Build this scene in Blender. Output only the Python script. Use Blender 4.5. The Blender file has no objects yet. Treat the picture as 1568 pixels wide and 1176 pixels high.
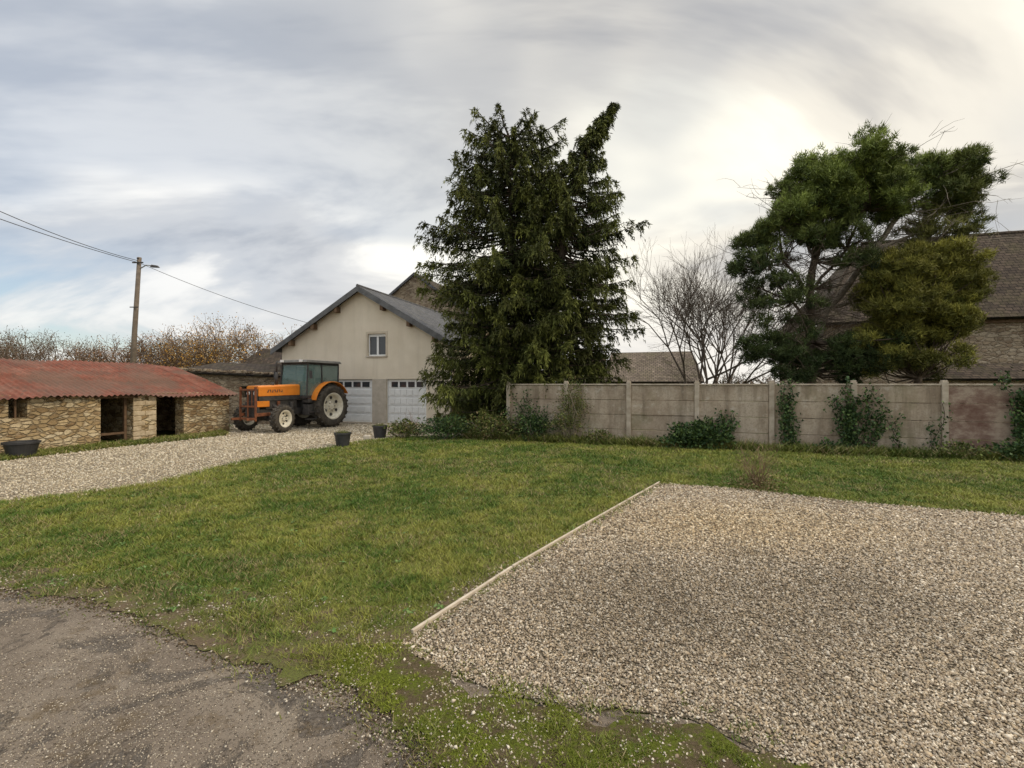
import bpy, math, random, bmesh
import numpy as np
from mathutils import Vector, Matrix
R=np.random.default_rng(7); random.seed(7)
scene=bpy.context.scene

# ------------------------------------------------------------------ helpers
def link(o,parent=None):
    scene.collection.objects.link(o)
    if parent is not None: o.parent=parent
    return o
def empty(name,loc=(0,0,0),xdir=(1,0),parent=None):
    o=bpy.data.objects.new(name,None); o.empty_display_size=.3
    x=Vector((xdir[0],xdir[1],0)).normalized(); z=Vector((0,0,1)); y=z.cross(x)
    m=Matrix((x,y,z)).transposed().to_4x4(); m.translation=Vector(loc)
    o.matrix_world=m
    return link(o,parent)
def mk(name,V,F,mat,parent=None,col=None,smooth=False,matrix=None,bevel=0):
    me=bpy.data.meshes.new(name)
    if isinstance(F,np.ndarray):
        V=np.asarray(V,dtype=np.float32); k=F.shape[1]
        me.vertices.add(len(V)); me.vertices.foreach_set('co',V.ravel())
        me.loops.add(F.size); me.loops.foreach_set('vertex_index',F.astype(np.int32).ravel())
        me.polygons.add(len(F)); me.polygons.foreach_set('loop_start',(np.arange(len(F))*k).astype(np.int32))
        me.update(calc_edges=True)
    else:
        me.from_pydata([tuple(v) for v in V],[],[tuple(f) for f in F]); me.update()
    if col is not None:
        a=me.attributes.new('Col','FLOAT_COLOR','POINT')
        c=np.ones((len(V),4),dtype=np.float32); c[:,:3]=col
        a.data.foreach_set('color',c.ravel())
    me.materials.append(mat)
    if smooth: me.polygons.foreach_set('use_smooth',np.ones(len(me.polygons),dtype=bool))
    o=bpy.data.objects.new(name,me); link(o,parent)
    if matrix is not None: o.matrix_local=matrix
    if bevel:
        b=o.modifiers.new('bevel','BEVEL'); b.width=bevel; b.segments=2; b.limit_method='ANGLE'
    return o
class Acc:
    def __init__(s): s.V=[];s.F=[]
    def add(s,V,F):
        n=len(s.V); s.V+= [tuple(v) for v in V]; s.F+=[tuple(i+n for i in f) for f in F]; return s
    def box(s,x0,y0,z0,x1,y1,z1,M=None):
        V=[(x,y,z) for z in (z0,z1) for y in (y0,y1) for x in (x0,x1)]
        if M is not None: V=[tuple(M@Vector(v)) for v in V]
        return s.add(V,[(0,2,3,1),(4,5,7,6),(0,1,5,4),(2,6,7,3),(0,4,6,2),(1,3,7,5)])
    def loft(s,a,b):
        n=len(a); return s.add(list(a)+list(b),[tuple(range(n))[::-1],tuple(range(n,2*n))]+[(i,(i+1)%n,n+(i+1)%n,n+i) for i in range(n)])
    def tube(s,pts,r,n=8):
        if not hasattr(r,'__len__'): r=[r]*len(pts)
        pts=[Vector(p) for p in pts]; rings=[]
        for i,p in enumerate(pts):
            d=(pts[min(i+1,len(pts)-1)]-pts[max(i-1,0)]).normalized()
            u=d.orthogonal().normalized() if i==0 else (u-d*u.dot(d)).normalized()
            w=d.cross(u)
            rings.append([p+(u*math.cos(2*math.pi*k/n)+w*math.sin(2*math.pi*k/n))*r[i] for k in range(n)])
        V=[v for g in rings for v in g]; F=[]
        for i in range(len(pts)-1):
            for k in range(n):
                F.append((i*n+k,i*n+(k+1)%n,(i+1)*n+(k+1)%n,(i+1)*n+k))
        F.append(tuple(range(n))[::-1]); F.append(tuple(range(len(V)-n,len(V))))
        return s.add(V,F)
    def lathe(s,prof,c=(0,0,0),axis='y',n=40):
        V=[];F=[];m=len(prof)
        for i in range(n):
            a=2*math.pi*i/n
            for r,h in prof:
                if axis=='y': V.append((c[0]+r*math.cos(a),c[1]+h,c[2]+r*math.sin(a)))
                else: V.append((c[0]+r*math.cos(a),c[1]+r*math.sin(a),c[2]+h))
        for i in range(n):
            for j in range(m-1):
                F.append((i*m+j,((i+1)%n)*m+j,((i+1)%n)*m+j+1,i*m+j+1))
        return s.add(V,F)
    def obj(s,name,mat,parent=None,smooth=False,bevel=0,matrix=None):
        return mk(name,s.V,s.F,mat,parent,smooth=smooth,bevel=bevel,matrix=matrix)
def vnoise(x,y,scale,seed=0):
    rg=np.random.default_rng(seed); L=rg.random((256,256))
    x=np.asarray(x)*scale+1000; y=np.asarray(y)*scale+1000
    xi=np.floor(x).astype(int); yi=np.floor(y).astype(int); fx=x-xi; fy=y-yi
    fx=fx*fx*(3-2*fx); fy=fy*fy*(3-2*fy)
    g=lambda a,b:L[a%256,b%256]
    return (g(xi,yi)*(1-fx)+g(xi+1,yi)*fx)*(1-fy)+(g(xi,yi+1)*(1-fx)+g(xi+1,yi+1)*fx)*fy
def inpoly(x,y,poly):
    r=np.zeros(len(x),bool); n=len(poly); j=n-1
    for i in range(n):
        xi,yi=poly[i]; xj,yj=poly[j]
        if yi!=yj:
            c=((yi>y)!=(yj>y))&(x<(xj-xi)*(y-yi)/(yj-yi)+xi); r^=c
        j=i
    return r
def ragged(poly,amp=1,seed=1,step=.035):
    out=[]; n=len(poly)
    for i in range(n):
        a=Vector(poly[i]);b=Vector(poly[(i+1)%n]); L=(b-a).length; far=max(abs(a.y),abs(b.y),abs(a.x),abs(b.x))>9
        k=max(1,min(160,int(L/(step*(4 if far else 1)))))
        for q in range(k):
            p=a.lerp(b,q/k); out.append((p.x,p.y))
    P=np.array(out); x,y=P[:,0],P[:,1]; X=x.copy();Y=y.copy()
    for sc,am in ((1.6,.12),(6,.09),(15,.06),(30,.035)):
        X+= (vnoise(x,y,sc,seed*10+1)-.5)*am*amp; Y+=(vnoise(x,y,sc,seed*10+2)-.5)*am*amp
    return list(zip(X,Y))
def dline(x,y,pts):
    d=np.full(len(x),1e9)
    for (ax,ay),(bx,by) in zip(pts[:-1],pts[1:]):
        vx,vy=bx-ax,by-ay; t=np.clip(((x-ax)*vx+(y-ay)*vy)/(vx*vx+vy*vy),0,1)
        d=np.minimum(d,np.hypot(x-ax-vx*t,y-ay-vy*t))
    return d
# ------------------------------------------------------------------ materials
class M:
    def __init__(s,name,rough=.85,spec=.25,metal=0,coord='Object'):
        s.m=bpy.data.materials.new(name); s.m.use_nodes=True; s.nt=s.m.node_tree
        s.b=s.nt.nodes['Principled BSDF']; s.b.inputs['Roughness'].default_value=rough
        s.b.inputs['Specular IOR Level'].default_value=spec; s.b.inputs['Metallic'].default_value=metal
        s.tc=s.nt.nodes.new('ShaderNodeTexCoord').outputs[coord]
    def n(s,t,**a):
        x=s.nt.nodes.new(t)
        for k,v in a.items(): setattr(x,k,v)
        return x
    def put(s,sock,v):
        if isinstance(v,bpy.types.NodeSocket): s.nt.links.new(v,sock)
        elif isinstance(v,(tuple,list)) and len(v)==3 and sock.type=='RGBA': sock.default_value=(*v,1)
        else: sock.default_value=v
    def map(s,scale=(1,1,1),rot=(0,0,0)):
        x=s.n('ShaderNodeMapping'); x.inputs['Scale'].default_value=scale; x.inputs['Rotation'].default_value=rot
        s.put(x.inputs['Vector'],s.tc); return x.outputs[0]
    def noise(s,scale,detail=5,rough=.55,vec=None,dist=0):
        x=s.n('ShaderNodeTexNoise'); x.inputs['Scale'].default_value=scale; x.inputs['Detail'].default_value=detail
        x.inputs['Roughness'].default_value=rough; x.inputs['Distortion'].default_value=dist
        s.put(x.inputs['Vector'],vec or s.tc); return x.outputs['Fac']
    def vor(s,scale,feature='F1',vec=None,out='Distance'):
        x=s.n('ShaderNodeTexVoronoi',feature=feature); x.inputs['Scale'].default_value=scale
        s.put(x.inputs['Vector'],vec or s.tc); return x.outputs[out]
    def ramp(s,fac,stops):
        x=s.n('ShaderNodeValToRGB'); e=x.color_ramp.elements
        while len(e)<len(stops): e.new(.5)
        for i,(p,c) in enumerate(stops):
            e[i].position=p; e[i].color=(*c,1) if hasattr(c,'__len__') else (c,c,c,1)
        s.put(x.inputs[0],fac); return x.outputs[0]
    def mix(s,f,a,b,blend='MIX'):
        x=s.n('ShaderNodeMix',data_type='RGBA',blend_type=blend)
        s.put(x.inputs[0],f); s.put(x.inputs[6],a); s.put(x.inputs[7],b); return x.outputs[2]
    def math(s,op,a,b=0):
        x=s.n('ShaderNodeMath',operation=op); s.put(x.inputs[0],a); s.put(x.inputs[1],b); return x.outputs[0]
    def bump(s,h,st=.5,d=.02):
        x=s.n('ShaderNodeBump'); x.inputs['Strength'].default_value=st; x.inputs['Distance'].default_value=d
        s.put(x.inputs['Height'],h); s.put(s.b.inputs['Normal'],x.outputs[0]); return s
    def col(s,c): s.put(s.b.inputs['Base Color'],c); return s
def noisy(name,c1,c2,scale=3,rough=.85,spec=.25,bs=30,bst=.3,bd=.01,metal=0,lo=.3,hi=.7):
    m=M(name,rough,spec,metal); m.col(m.ramp(m.noise(scale,6),[(lo,c1),(hi,c2)]))
    if bst: m.bump(m.noise(bs,4),bst,bd)
    return m.m
def attrmat(name,rough=.7,spec=.2):
    m=M(name,rough,spec); a=m.n('ShaderNodeAttribute'); a.attribute_name='Col'; m.col(a.outputs['Color'])
    return m.m
def stone_mat(name,ca,cb,cc,mortar,scale=3.2,zs=2.0,mw=.06,stain=.6):
    m=M(name,.92,.15); v=m.map((1,1,zs))
    nz=m.n('ShaderNodeTexNoise'); nz.inputs['Scale'].default_value=6; m.put(nz.inputs['Vector'],v)
    w=m.n('ShaderNodeMix',data_type='VECTOR'); w.inputs[0].default_value=.08
    m.put(w.inputs[4],v); m.put(w.inputs[5],nz.outputs['Color']); v2=w.outputs[1]
    c=m.vor(scale,'F1',v2,'Color'); sp=m.n('ShaderNodeSeparateColor'); m.put(sp.inputs[0],c)
    cell=m.ramp(sp.outputs[0],[(0,ca),(.5,cb),(1,cc)])
    cell=m.mix(m.ramp(m.noise(16,6,.7),[(.4,0),(.7,.6)]),cell,tuple(x*.5 for x in cb))
    e=m.vor(scale,'DISTANCE_TO_EDGE',v2)
    f=m.ramp(e,[(0,0),(mw,1)])
    col=m.mix(f,mortar,cell)
    st=m.ramp(m.noise(.9,6,.65),[(.4,1),(.7,stain)])
    col=m.mix(1,col,st,'MULTIPLY'); m.col(col)
    h=m.math('ADD',m.math('MULTIPLY',m.ramp(e,[(0,0),(.14,1)]),1),m.math('MULTIPLY',m.noise(25,5),.5))
    m.bump(h,1,.04); return m.m
def tile_mat(name,c1,c2,mort,sx=.22,sy=.14,moss=(.12,.12,.05),mossamt=.5,light=.4,spec=.12):
    m=M(name,.9,spec); b=m.n('ShaderNodeTexBrick'); m.put(b.inputs['Vector'],m.tc)
    b.inputs['Scale'].default_value=1; b.inputs['Brick Width'].default_value=sx; b.inputs['Row Height'].default_value=sy
    b.inputs['Mortar Size'].default_value=.014; b.inputs['Color1'].default_value=(*c1,1); b.inputs['Color2'].default_value=(*c2,1)
    b.inputs['Mortar'].default_value=(*mort,1); b.inputs['Bias'].default_value=0
    ms=m.ramp(m.noise(1.3,8,.7),[(.45,0),(.65,mossamt)])
    col=m.mix(ms,b.outputs['Color'],moss)
    col=m.mix(m.ramp(m.noise(7,5,.7),[(.4,0),(.7,.75)]),col,tuple(x*.4 for x in c1))
    col=m.mix(m.ramp(m.noise(3,7,.75),[(.58,0),(.68,light)]),col,tuple(min(.6,x*2.2) for x in c2))
    m.col(col)
    sx_=m.n('ShaderNodeSeparateXYZ'); m.put(sx_.inputs[0],m.tc)
    fr=m.math('FRACT',m.math('DIVIDE',sx_.outputs[1],sy))
    h=m.math('SUBTRACT',m.math('MULTIPLY',b.outputs['Fac'],-.5),fr)
    h=m.math('ADD',h,m.math('MULTIPLY',m.noise(20,4),.5))
    m.bump(h,1,.05); return m.m

m_leaf=attrmat('foliage',.6,.2); m_grass=attrmat('grass_blades',.55,.22); m_stone=attrmat('gravel_stones',.9,.15)
m_needle=attrmat('conifer_needles',.6,.15)
m_bark=noisy('bark',(.05,.035,.025),(.13,.1,.075),6,bs=20,bst=.8,bd=.03)
m_barkp=noisy('pale_bark',(.2,.165,.13),(.36,.31,.25),6,bs=20,bst=.6,bd=.02)
# ------------------------------------------------------------------ camera / world / sun
cam=bpy.data.cameras.new('camera'); co=bpy.data.objects.new('camera',cam); link(co)
cam.lens=16.53; cam.sensor_width=36; cam.clip_end=3000; cam.clip_start=.05
co.location=(0,0,1.8); co.rotation_euler=(math.radians(90),0,0); scene.camera=co
S=Vector((.84,-.30,.60)).normalized(); el=math.asin(S.z); rot=math.atan2(S.x,S.y)
w=bpy.data.worlds.new('World'); scene.world=w; w.use_nodes=True; nt=w.node_tree; nt.nodes.clear()
def wn(t,**a):
    x=nt.nodes.new(t)
    for k,v in a.items(): setattr(x,k,v)
    return x
L=nt.links.new
tc=wn('ShaderNodeTexCoord'); sep=wn('ShaderNodeSeparateXYZ'); L(tc.outputs['Generated'],sep.inputs[0])
def wm(op,a,b=0.0):
    x=wn('ShaderNodeMath',operation=op)
    for i,v in enumerate((a,b)):
        if isinstance(v,bpy.types.NodeSocket): L(v,x.inputs[i])
        else: x.inputs[i].default_value=v
    return x.outputs[0]
def wmr(s,a,b,c=0.,d=1.):
    x=wn('ShaderNodeMapRange',interpolation_type='SMOOTHSTEP'); L(s,x.inputs[0])
    for i,v in enumerate((a,b,c,d)): x.inputs[i+1].default_value=v
    return x.outputs[0]
zc=wm('ADD',wm('MAXIMUM',sep.outputs[2],0.0),.20)
cx=wn('ShaderNodeCombineXYZ'); L(wm('DIVIDE',sep.outputs[0],zc),cx.inputs[0]); L(wm('DIVIDE',sep.outputs[1],zc),cx.inputs[1])
mp=wn('ShaderNodeMapping'); L(cx.outputs[0],mp.inputs[0]); mp.inputs['Scale'].default_value=(.75,1.25,1); mp.inputs['Rotation'].default_value=(0,0,math.radians(35)); mp.inputs['Location'].default_value=(3.1,1.7,0)
def wnoise(sc,det,ro,dist,off=0):
    x=wn('ShaderNodeTexNoise'); x.inputs['Scale'].default_value=sc; x.inputs['Detail'].default_value=det
    x.inputs['Roughness'].default_value=ro; x.inputs['Distortion'].default_value=dist
    a=wn('ShaderNodeVectorMath',operation='ADD'); L(mp.outputs[0],a.inputs[0]); a.inputs[1].default_value=(off,off,off); L(a.outputs[0],x.inputs['Vector'])
    return x.outputs['Fac']
def wramp(f,st):
    x=wn('ShaderNodeValToRGB'); e=x.color_ramp.elements; x.color_ramp.interpolation='EASE'
    while len(e)<len(st): e.new(.5)
    for i,(p,c) in enumerate(st): e[i].position=p; e[i].color=(*c,1)
    L(f,x.inputs[0]); return x.outputs[0]
def wmix(f,a,b,bl='MIX'):
    x=wn('ShaderNodeMix',data_type='RGBA',blend_type=bl)
    for i,v in ((0,f),(6,a),(7,b)):
        if isinstance(v,bpy.types.NodeSocket): L(v,x.inputs[i])
        else: x.inputs[i].default_value=v if i==0 else (*v,1)
    return x.outputs[2]
n1=wnoise(.85,6,.55,.6); n2=wnoise(.6,4,.5,.3,7.3)
cold=wramp(n1,[(.35,(.345,.375,.425)),(.47,(.50,.52,.55)),(.60,(.78,.775,.755))])
warm=wramp(n1,[(.34,(.50,.48,.45)),(.46,(.72,.68,.60)),(.60,(.92,.88,.76))])
dt=wn('ShaderNodeVectorMath',operation='DOT_PRODUCT'); L(tc.outputs['Generated'],dt.inputs[0]); dt.inputs[1].default_value=Vector((.70,.55,.42)).normalized()
cl=wmix(wmr(dt.outputs['Value'],.2,.92),cold,warm)
cl=wmix(wmr(sep.outputs[2],.26,.03,0,.6),cl,(.74,.715,.68))
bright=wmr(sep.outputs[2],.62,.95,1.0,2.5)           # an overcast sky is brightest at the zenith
sky=wn('ShaderNodeTexSky',sky_type='NISHITA'); sky.sun_disc=False; sky.sun_elevation=el; sky.sun_rotation=rot; sky.altitude=100
b1=wn('ShaderNodeBackground'); L(sky.outputs[0],b1.inputs[0]); b1.inputs[1].default_value=.11
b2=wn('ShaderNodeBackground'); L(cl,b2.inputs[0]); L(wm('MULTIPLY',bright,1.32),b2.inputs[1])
lowleft=wm('MULTIPLY',wmr(sep.outputs[0],-.35,-.72),wmr(sep.outputs[2],.30,.12))
g0=wmr(n2,.38,.50,.62,1.0)
gapf=wm('SUBTRACT',g0,wm('MULTIPLY',lowleft,wmr(n1,.56,.42,.15,.75)))
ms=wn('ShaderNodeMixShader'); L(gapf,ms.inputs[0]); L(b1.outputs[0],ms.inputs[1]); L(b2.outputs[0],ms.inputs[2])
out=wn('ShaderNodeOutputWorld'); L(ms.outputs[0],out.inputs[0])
sd=bpy.data.lights.new('sun','SUN'); sd.energy=1.5; sd.angle=math.radians(12); sd.color=(1,.85,.64)
so=bpy.data.objects.new('sun',sd); link(so); so.rotation_euler=(-S).to_track_quat('-Z','Y').to_euler(); so.location=(20,-5,20)
scene.view_settings.view_transform='Standard'; scene.view_settings.look='None'; scene.view_settings.exposure=0

# ------------------------------------------------------------------ ground sheets
asph_edge=[(-16,5.3),(-7,4.65),(-4.7,4.3),(-3.9,4.12),(-3.33,3.97),(-2.74,3.69),(-1.84,3.27),(-1.3,3.02)]
moss_top=[(-.83,3.23),(-.33,2.87),(0,2.69),(.42,2.61),(.94,2.54),(1.31,2.27),(1.9,1.6),(2.6,0)]
moss_bot=[(1.6,0),(.2,1.6),(-.29,2.2),(-.48,2.42),(-.84,2.69),(-1.27,3.0)]
park_far=[(0,4.56),(2.66,8.47),(4.04,7.98),(5.13,7.18),(6.95,6.38),(12,4.1),(16,2.2)]
drive_low=[(-3.2,16),(-4.63,14.9),(-5.14,13.5),(-6.06,11.4),(-6.35,10.3),(-6.4,8.6),(-7.2,7.6),(-7.8,7.16),(-16,6.0)]
board=[(-.72,3.36),(.0,4.56),(.92,5.93),(1.75,7.15),(2.66,8.5)]
lawn=asph_edge+[(-.84,3.25),(-.7,3.4)]+park_far+[(19,8.5),(12,11.1),(-.1,15.2),(-1.5,16)]+drive_low
asph=[(-16,6.0),(-7,5.3),(-4.7,4.9),(-3.3,4.5),(-1.84,3.8),(-.9,3.3)]+moss_top[1:]+[(2.6,-3),(-16,-3)]
park=[(-.84,3.24),(-.68,3.4)]+park_far+[(16,-3),(2.6,-3)]+moss_top[::-1]
parkw=[(-.95,3.2),(-.70,3.38)]+park_far+[(16,-3),(2.0,-3),(1.4,1.5),(.6,2.2),(0,2.45),(-.6,2.8)]
moss=[(-1.5,3.12)]+moss_top+moss_bot
drive=[(-.5,16.3),(-2.6,20.7),(-11.3,23.3),(-14,24),(-10.6,17.7),(-9.9,16.4),(-11.3,12.83),(-11.86,10.9),(-13,9),(-20,6.6),(-20,5.6)]+[(x+.1,y-.1) for x,y in drive_low[::-1]]
strip=[(-11.86,10.9),(-11.3,12.83),(-9.95,16.4),(-10.8,17.5),(-12.05,13.9),(-13.1,11),(-14,8.4),(-13,9)]
soilb=[(-16,5.15),(-7,4.5),(-4.7,4.15),(-3.33,3.8),(-1.84,3.12),(-1.3,2.9),(-.84,3.1),(-.66,3.36),(-.02,4.5),(-.1,4.75),(-.35,4.35),(-.75,3.9),(-1.3,3.75),(-1.9,3.95),(-2.6,4.15),(-3.3,4.3),(-4.7,4.55),(-7,4.9),(-16,5.6)]
def band(pts,w0,w1):
    return [(x+w0*.3,y+w0) for x,y in pts]+[(x+w1*.3,y+w1) for x,y in pts[::-1]]
edgeband=band(asph_edge+[(-.9,2.85),(-.5,2.5),(-.25,2.2)],-.16,.12)
def sheet(name,poly,z,mat,amp=1,seed=1):
    p=ragged(poly,amp,seed); bm=bmesh.new(); vs=[bm.verts.new((x,y,z)) for x,y in p]
    es=[bm.edges.new((vs[i],vs[(i+1)%len(vs)])) for i in range(len(vs))]
    bmesh.ops.triangle_fill(bm,edges=es,use_beauty=True)
    for f in bm.faces:
        if f.normal.z<0: f.normal_flip()
    me=bpy.data.meshes.new(name); bm.to_mesh(me); bm.free(); me.materials.append(mat); o=bpy.data.objects.new(name,me); return link(o)
g=M('ground_soil',.95,.1); g.col(g.mix(g.ramp(g.noise(1.5,8),[(.4,0),(.6,1)]),(.09,.07,.04),(.11,.13,.035))); g.bump(g.noise(15,6),.6,.05)
bm=bmesh.new(); bmesh.ops.create_grid(bm,x_segments=1,y_segments=1,size=900); me=bpy.data.meshes.new('ground'); bm.to_mesh(me); bm.free(); me.materials.append(g.m); link(bpy.data.objects.new('ground',me))
lw=M('lawn_soil',.95,.1)
c=lw.mix(lw.ramp(lw.noise(1.1,6),[(.35,0),(.65,1)]),(.12,.145,.028),(.20,.185,.055)); c=lw.mix(lw.ramp(lw.noise(45,4),[(.4,0),(.65,.6)]),c,(.07,.06,.025)); lw.col(c); lw.bump(lw.noise(60,5),.8,.03)
sheet('lawn',lawn,.012,lw.m,.8,2)
sb=M('bare_soil',.95,.1); c=sb.mix(sb.ramp(sb.noise(5,8,.7),[(.42,0),(.58,1)]),(.155,.115,.075),(.13,.14,.04)); c=sb.mix(sb.ramp(sb.noise(60,4),[(.45,0),(.7,.6)]),c,(.07,.05,.03)); sb.col(c); sb.bump(sb.noise(60,5),.9,.03)
sheet('soil_border',soilb,.0155,sb.m,1.3,8)
def gravelmat(name,a,b,c_,sc):
    m=M(name,.92,.12); cc=m.n('ShaderNodeSeparateColor'); m.put(cc.inputs[0],m.vor(sc,'F1',None,'Color'))
    col=m.ramp(cc.outputs[0],[(0,a),(.5,b),(1,c_)])
    e=m.ramp(m.vor(sc,'F1'),[(.25,1),(.7,.35)]); col=m.mix(1,col,e,'MULTIPLY')
    col=m.mix(1,col,m.ramp(m.noise(.8,5),[(.35,.72),(.65,1.05)]),'MULTIPLY'); m.col(col)
    m.bump(m.math('MULTIPLY',m.vor(sc,'F1'),-1),.9,.02); return m.m
sheet('gravel_driveway',drive,.008,gravelmat('driveway_gravel',(.27,.215,.14),(.45,.37,.26),(.57,.49,.37),38),1,3)
sheet('gravel_parking',park,.010,gravelmat('parking_gravel',(.15,.115,.078),(.29,.235,.16),(.44,.37,.27),75),.7,4)
a=M('asphalt',.92,.15)
base=a.ramp(a.noise(.9,8,.65),[(.32,(.15,.12,.092)),(.5,(.22,.178,.138)),(.68,(.31,.26,.20))])
sepc=a.n('ShaderNodeSeparateColor'); a.put(sepc.inputs[0],a.vor(70,'F1',None,'Color'))
pb=a.ramp(a.vor(70,'F1'),[(.25,1),(.45,0)])
pb=a.math('MULTIPLY',pb,a.ramp(sepc.outputs[0],[(.25,0),(.4,1)]))
base=a.mix(a.math('MULTIPLY',pb,.9),base,a.ramp(sepc.outputs[1],[(0,(.09,.073,.056)),(.5,(.29,.235,.18)),(1,(.60,.52,.42))]))
patch=a.ramp(a.noise(1.0,8,.7,dist=1.5),[(.52,0),(.56,.8)])
base=a.mix(patch,base,a.ramp(a.noise(40,5,.7),[(.35,(.06,.05,.042)),(.7,(.19,.165,.14))]))
base=a.mix(a.ramp(a.noise(2.3,7,.7),[(.58,0),(.68,.5)]),base,(.38,.33,.27))
base=a.mix(a.ramp(a.noise(2.6,9,.75),[(.54,0),(.64,.7)]),base,(.14,.10,.055)); a.col(base)
a.bump(a.math('ADD',a.math('ADD',a.noise(90,5,.7),a.math('MULTIPLY',pb,.9)),a.math('MULTIPLY',patch,-1.2)),1,.013)
sheet('asphalt_yard',asph,.004,a.m,.5,5)
mo=M('moss',.95,.1); c=mo.mix(mo.ramp(mo.noise(4,9,.75),[(.46,0),(.54,1)]),(.15,.11,.07),(.14,.17,.024)); c=mo.mix(mo.ramp(mo.noise(70,5,.7),[(.4,0),(.65,.7)]),c,(.06,.055,.015)); mo.col(c); mo.bump(mo.noise(60,6,.7),1,.03)
sheet('moss_verge',moss,.0185,mo.m,1.3,6)

def stones(name,polys,n,dens,smin,smax,palette,colfn=None,grow=.12,ymax=99,zoff=.012,jit=.1,thin=None):
    xs=[];ys=[]; tot=0
    P=np.array([p for q in polys for p in q]); lo=P.min(0); hi=P.max(0); lo=np.maximum(lo,(-13,1.9)); hi=np.minimum(hi,(13,ymax))
    while tot<n:
        x=R.uniform(lo[0],hi[0],200000); y=R.uniform(lo[1],hi[1],200000)
        k=(R.random(200000)<np.minimum(1,(2.3/y)**dens))&(np.abs(x)<y*1.2+.6)
        x=x[k];y=y[k]; jx=x+R.normal(0,jit,len(x)); jy=y+R.normal(0,jit,len(x)); m=np.zeros(len(x),bool)
        for q in polys: m|=inpoly(jx,jy,q)
        if thin is not None: m&=R.random(len(x))<thin(x,y)
        x=x[m];y=y[m]; xs.append(x);ys.append(y);tot+=len(x)
    x=np.concatenate(xs)[:n];y=np.concatenate(ys)[:n]
    s=R.uniform(smin,smax,n)*np.where(R.random(n)<.06,1.6,1)*(1+grow*np.maximum(0,y-2.5))
    B=np.array([(1,0,0),(-1,0,0),(0,1,0),(0,-1,0),(0,0,1),(0,0,-1)],float)
    V=B[None]*R.uniform(.6,1.25,(n,6,1))+R.normal(0,.18,(n,6,3))
    V*=np.stack([np.ones(n),R.uniform(.6,1,n),R.uniform(.4,.8,n)],1)[:,None,:]
    a=R.uniform(0,2*np.pi,n); t=R.normal(0,.5,n)
    ca,sa,ct,st=np.cos(a),np.sin(a),np.cos(t),np.sin(t)
    X=V[:,:,0]*ct[:,None]-V[:,:,2]*st[:,None]; Z=V[:,:,0]*st[:,None]+V[:,:,2]*ct[:,None]; Y=V[:,:,1]
    V=np.stack([X*ca[:,None]-Y*sa[:,None],X*sa[:,None]+Y*ca[:,None],Z],2)*s[:,None,None]
    V+=np.stack([x,y,zoff+s*.25],1)[:,None,:]
    T=np.array([(0,2,4),(2,1,4),(1,3,4),(3,0,4),(2,0,5),(1,2,5),(3,1,5),(0,3,5)])
    F=(T[None]+6*np.arange(n)[:,None,None]).reshape(-1,3)
    pal=np.array(palette); c=pal[R.integers(0,len(pal),n)]*R.uniform(.72,1.15,(n,1))
    if colfn is not None: c=c*colfn(x,y)
    return mk(name,V.reshape(-1,3),F,m_stone,None,np.repeat(c,6,0))
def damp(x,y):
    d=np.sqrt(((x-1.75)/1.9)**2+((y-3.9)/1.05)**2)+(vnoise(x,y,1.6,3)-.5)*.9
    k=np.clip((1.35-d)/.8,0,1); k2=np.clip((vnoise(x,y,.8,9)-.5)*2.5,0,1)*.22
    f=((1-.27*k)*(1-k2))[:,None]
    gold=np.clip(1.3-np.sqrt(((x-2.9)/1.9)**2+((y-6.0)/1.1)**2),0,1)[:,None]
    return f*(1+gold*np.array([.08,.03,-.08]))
gp=[(.46,.37,.26),(.58,.48,.355),(.37,.29,.20),(.72,.63,.50),(.26,.20,.14),(.47,.365,.24),(.53,.46,.365),(.41,.335,.235),(.33,.27,.205)]
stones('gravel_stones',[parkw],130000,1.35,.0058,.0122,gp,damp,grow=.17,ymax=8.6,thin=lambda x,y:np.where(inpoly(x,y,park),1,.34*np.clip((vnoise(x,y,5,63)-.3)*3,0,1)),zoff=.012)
stones('driveway_stones',[drive],30000,.9,.008,.014,[(.49,.41,.29),(.60,.52,.39),(.41,.335,.23),(.66,.59,.47)],None,grow=.11,ymax=21,jit=.12,zoff=.008)
stones('asphalt_pebbles',[asph],18000,1.2,.0022,.0062,[(.34,.28,.21),(.46,.39,.30),(.17,.14,.11),(.40,.34,.26),(.58,.51,.41)],None,zoff=.004,thin=lambda x,y:np.clip((vnoise(x,y,1.5,61)-.25)*2,0.05,1))
stones('soil_crumbs',[edgeband],16000,1.0,.003,.010,[(.12,.085,.055),(.17,.125,.08),(.09,.07,.04),(.13,.14,.04),(.24,.19,.14)],None,zoff=.006,jit=.07)
stones('verge_pebbles',[moss,[(-2.2,3.6),(-1.3,2.6),(-.2,2.2),(-.4,3.3),(.8,5),(.5,5.2),(-1,3.7)],soilb],2800,1.2,.004,.010,[(.46,.39,.30),(.34,.28,.2),(.6,.54,.44)],None,zoff=.018,thin=lambda x,y:np.clip((vnoise(x,y,3,62)-.35)*3,0.05,1))

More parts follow.
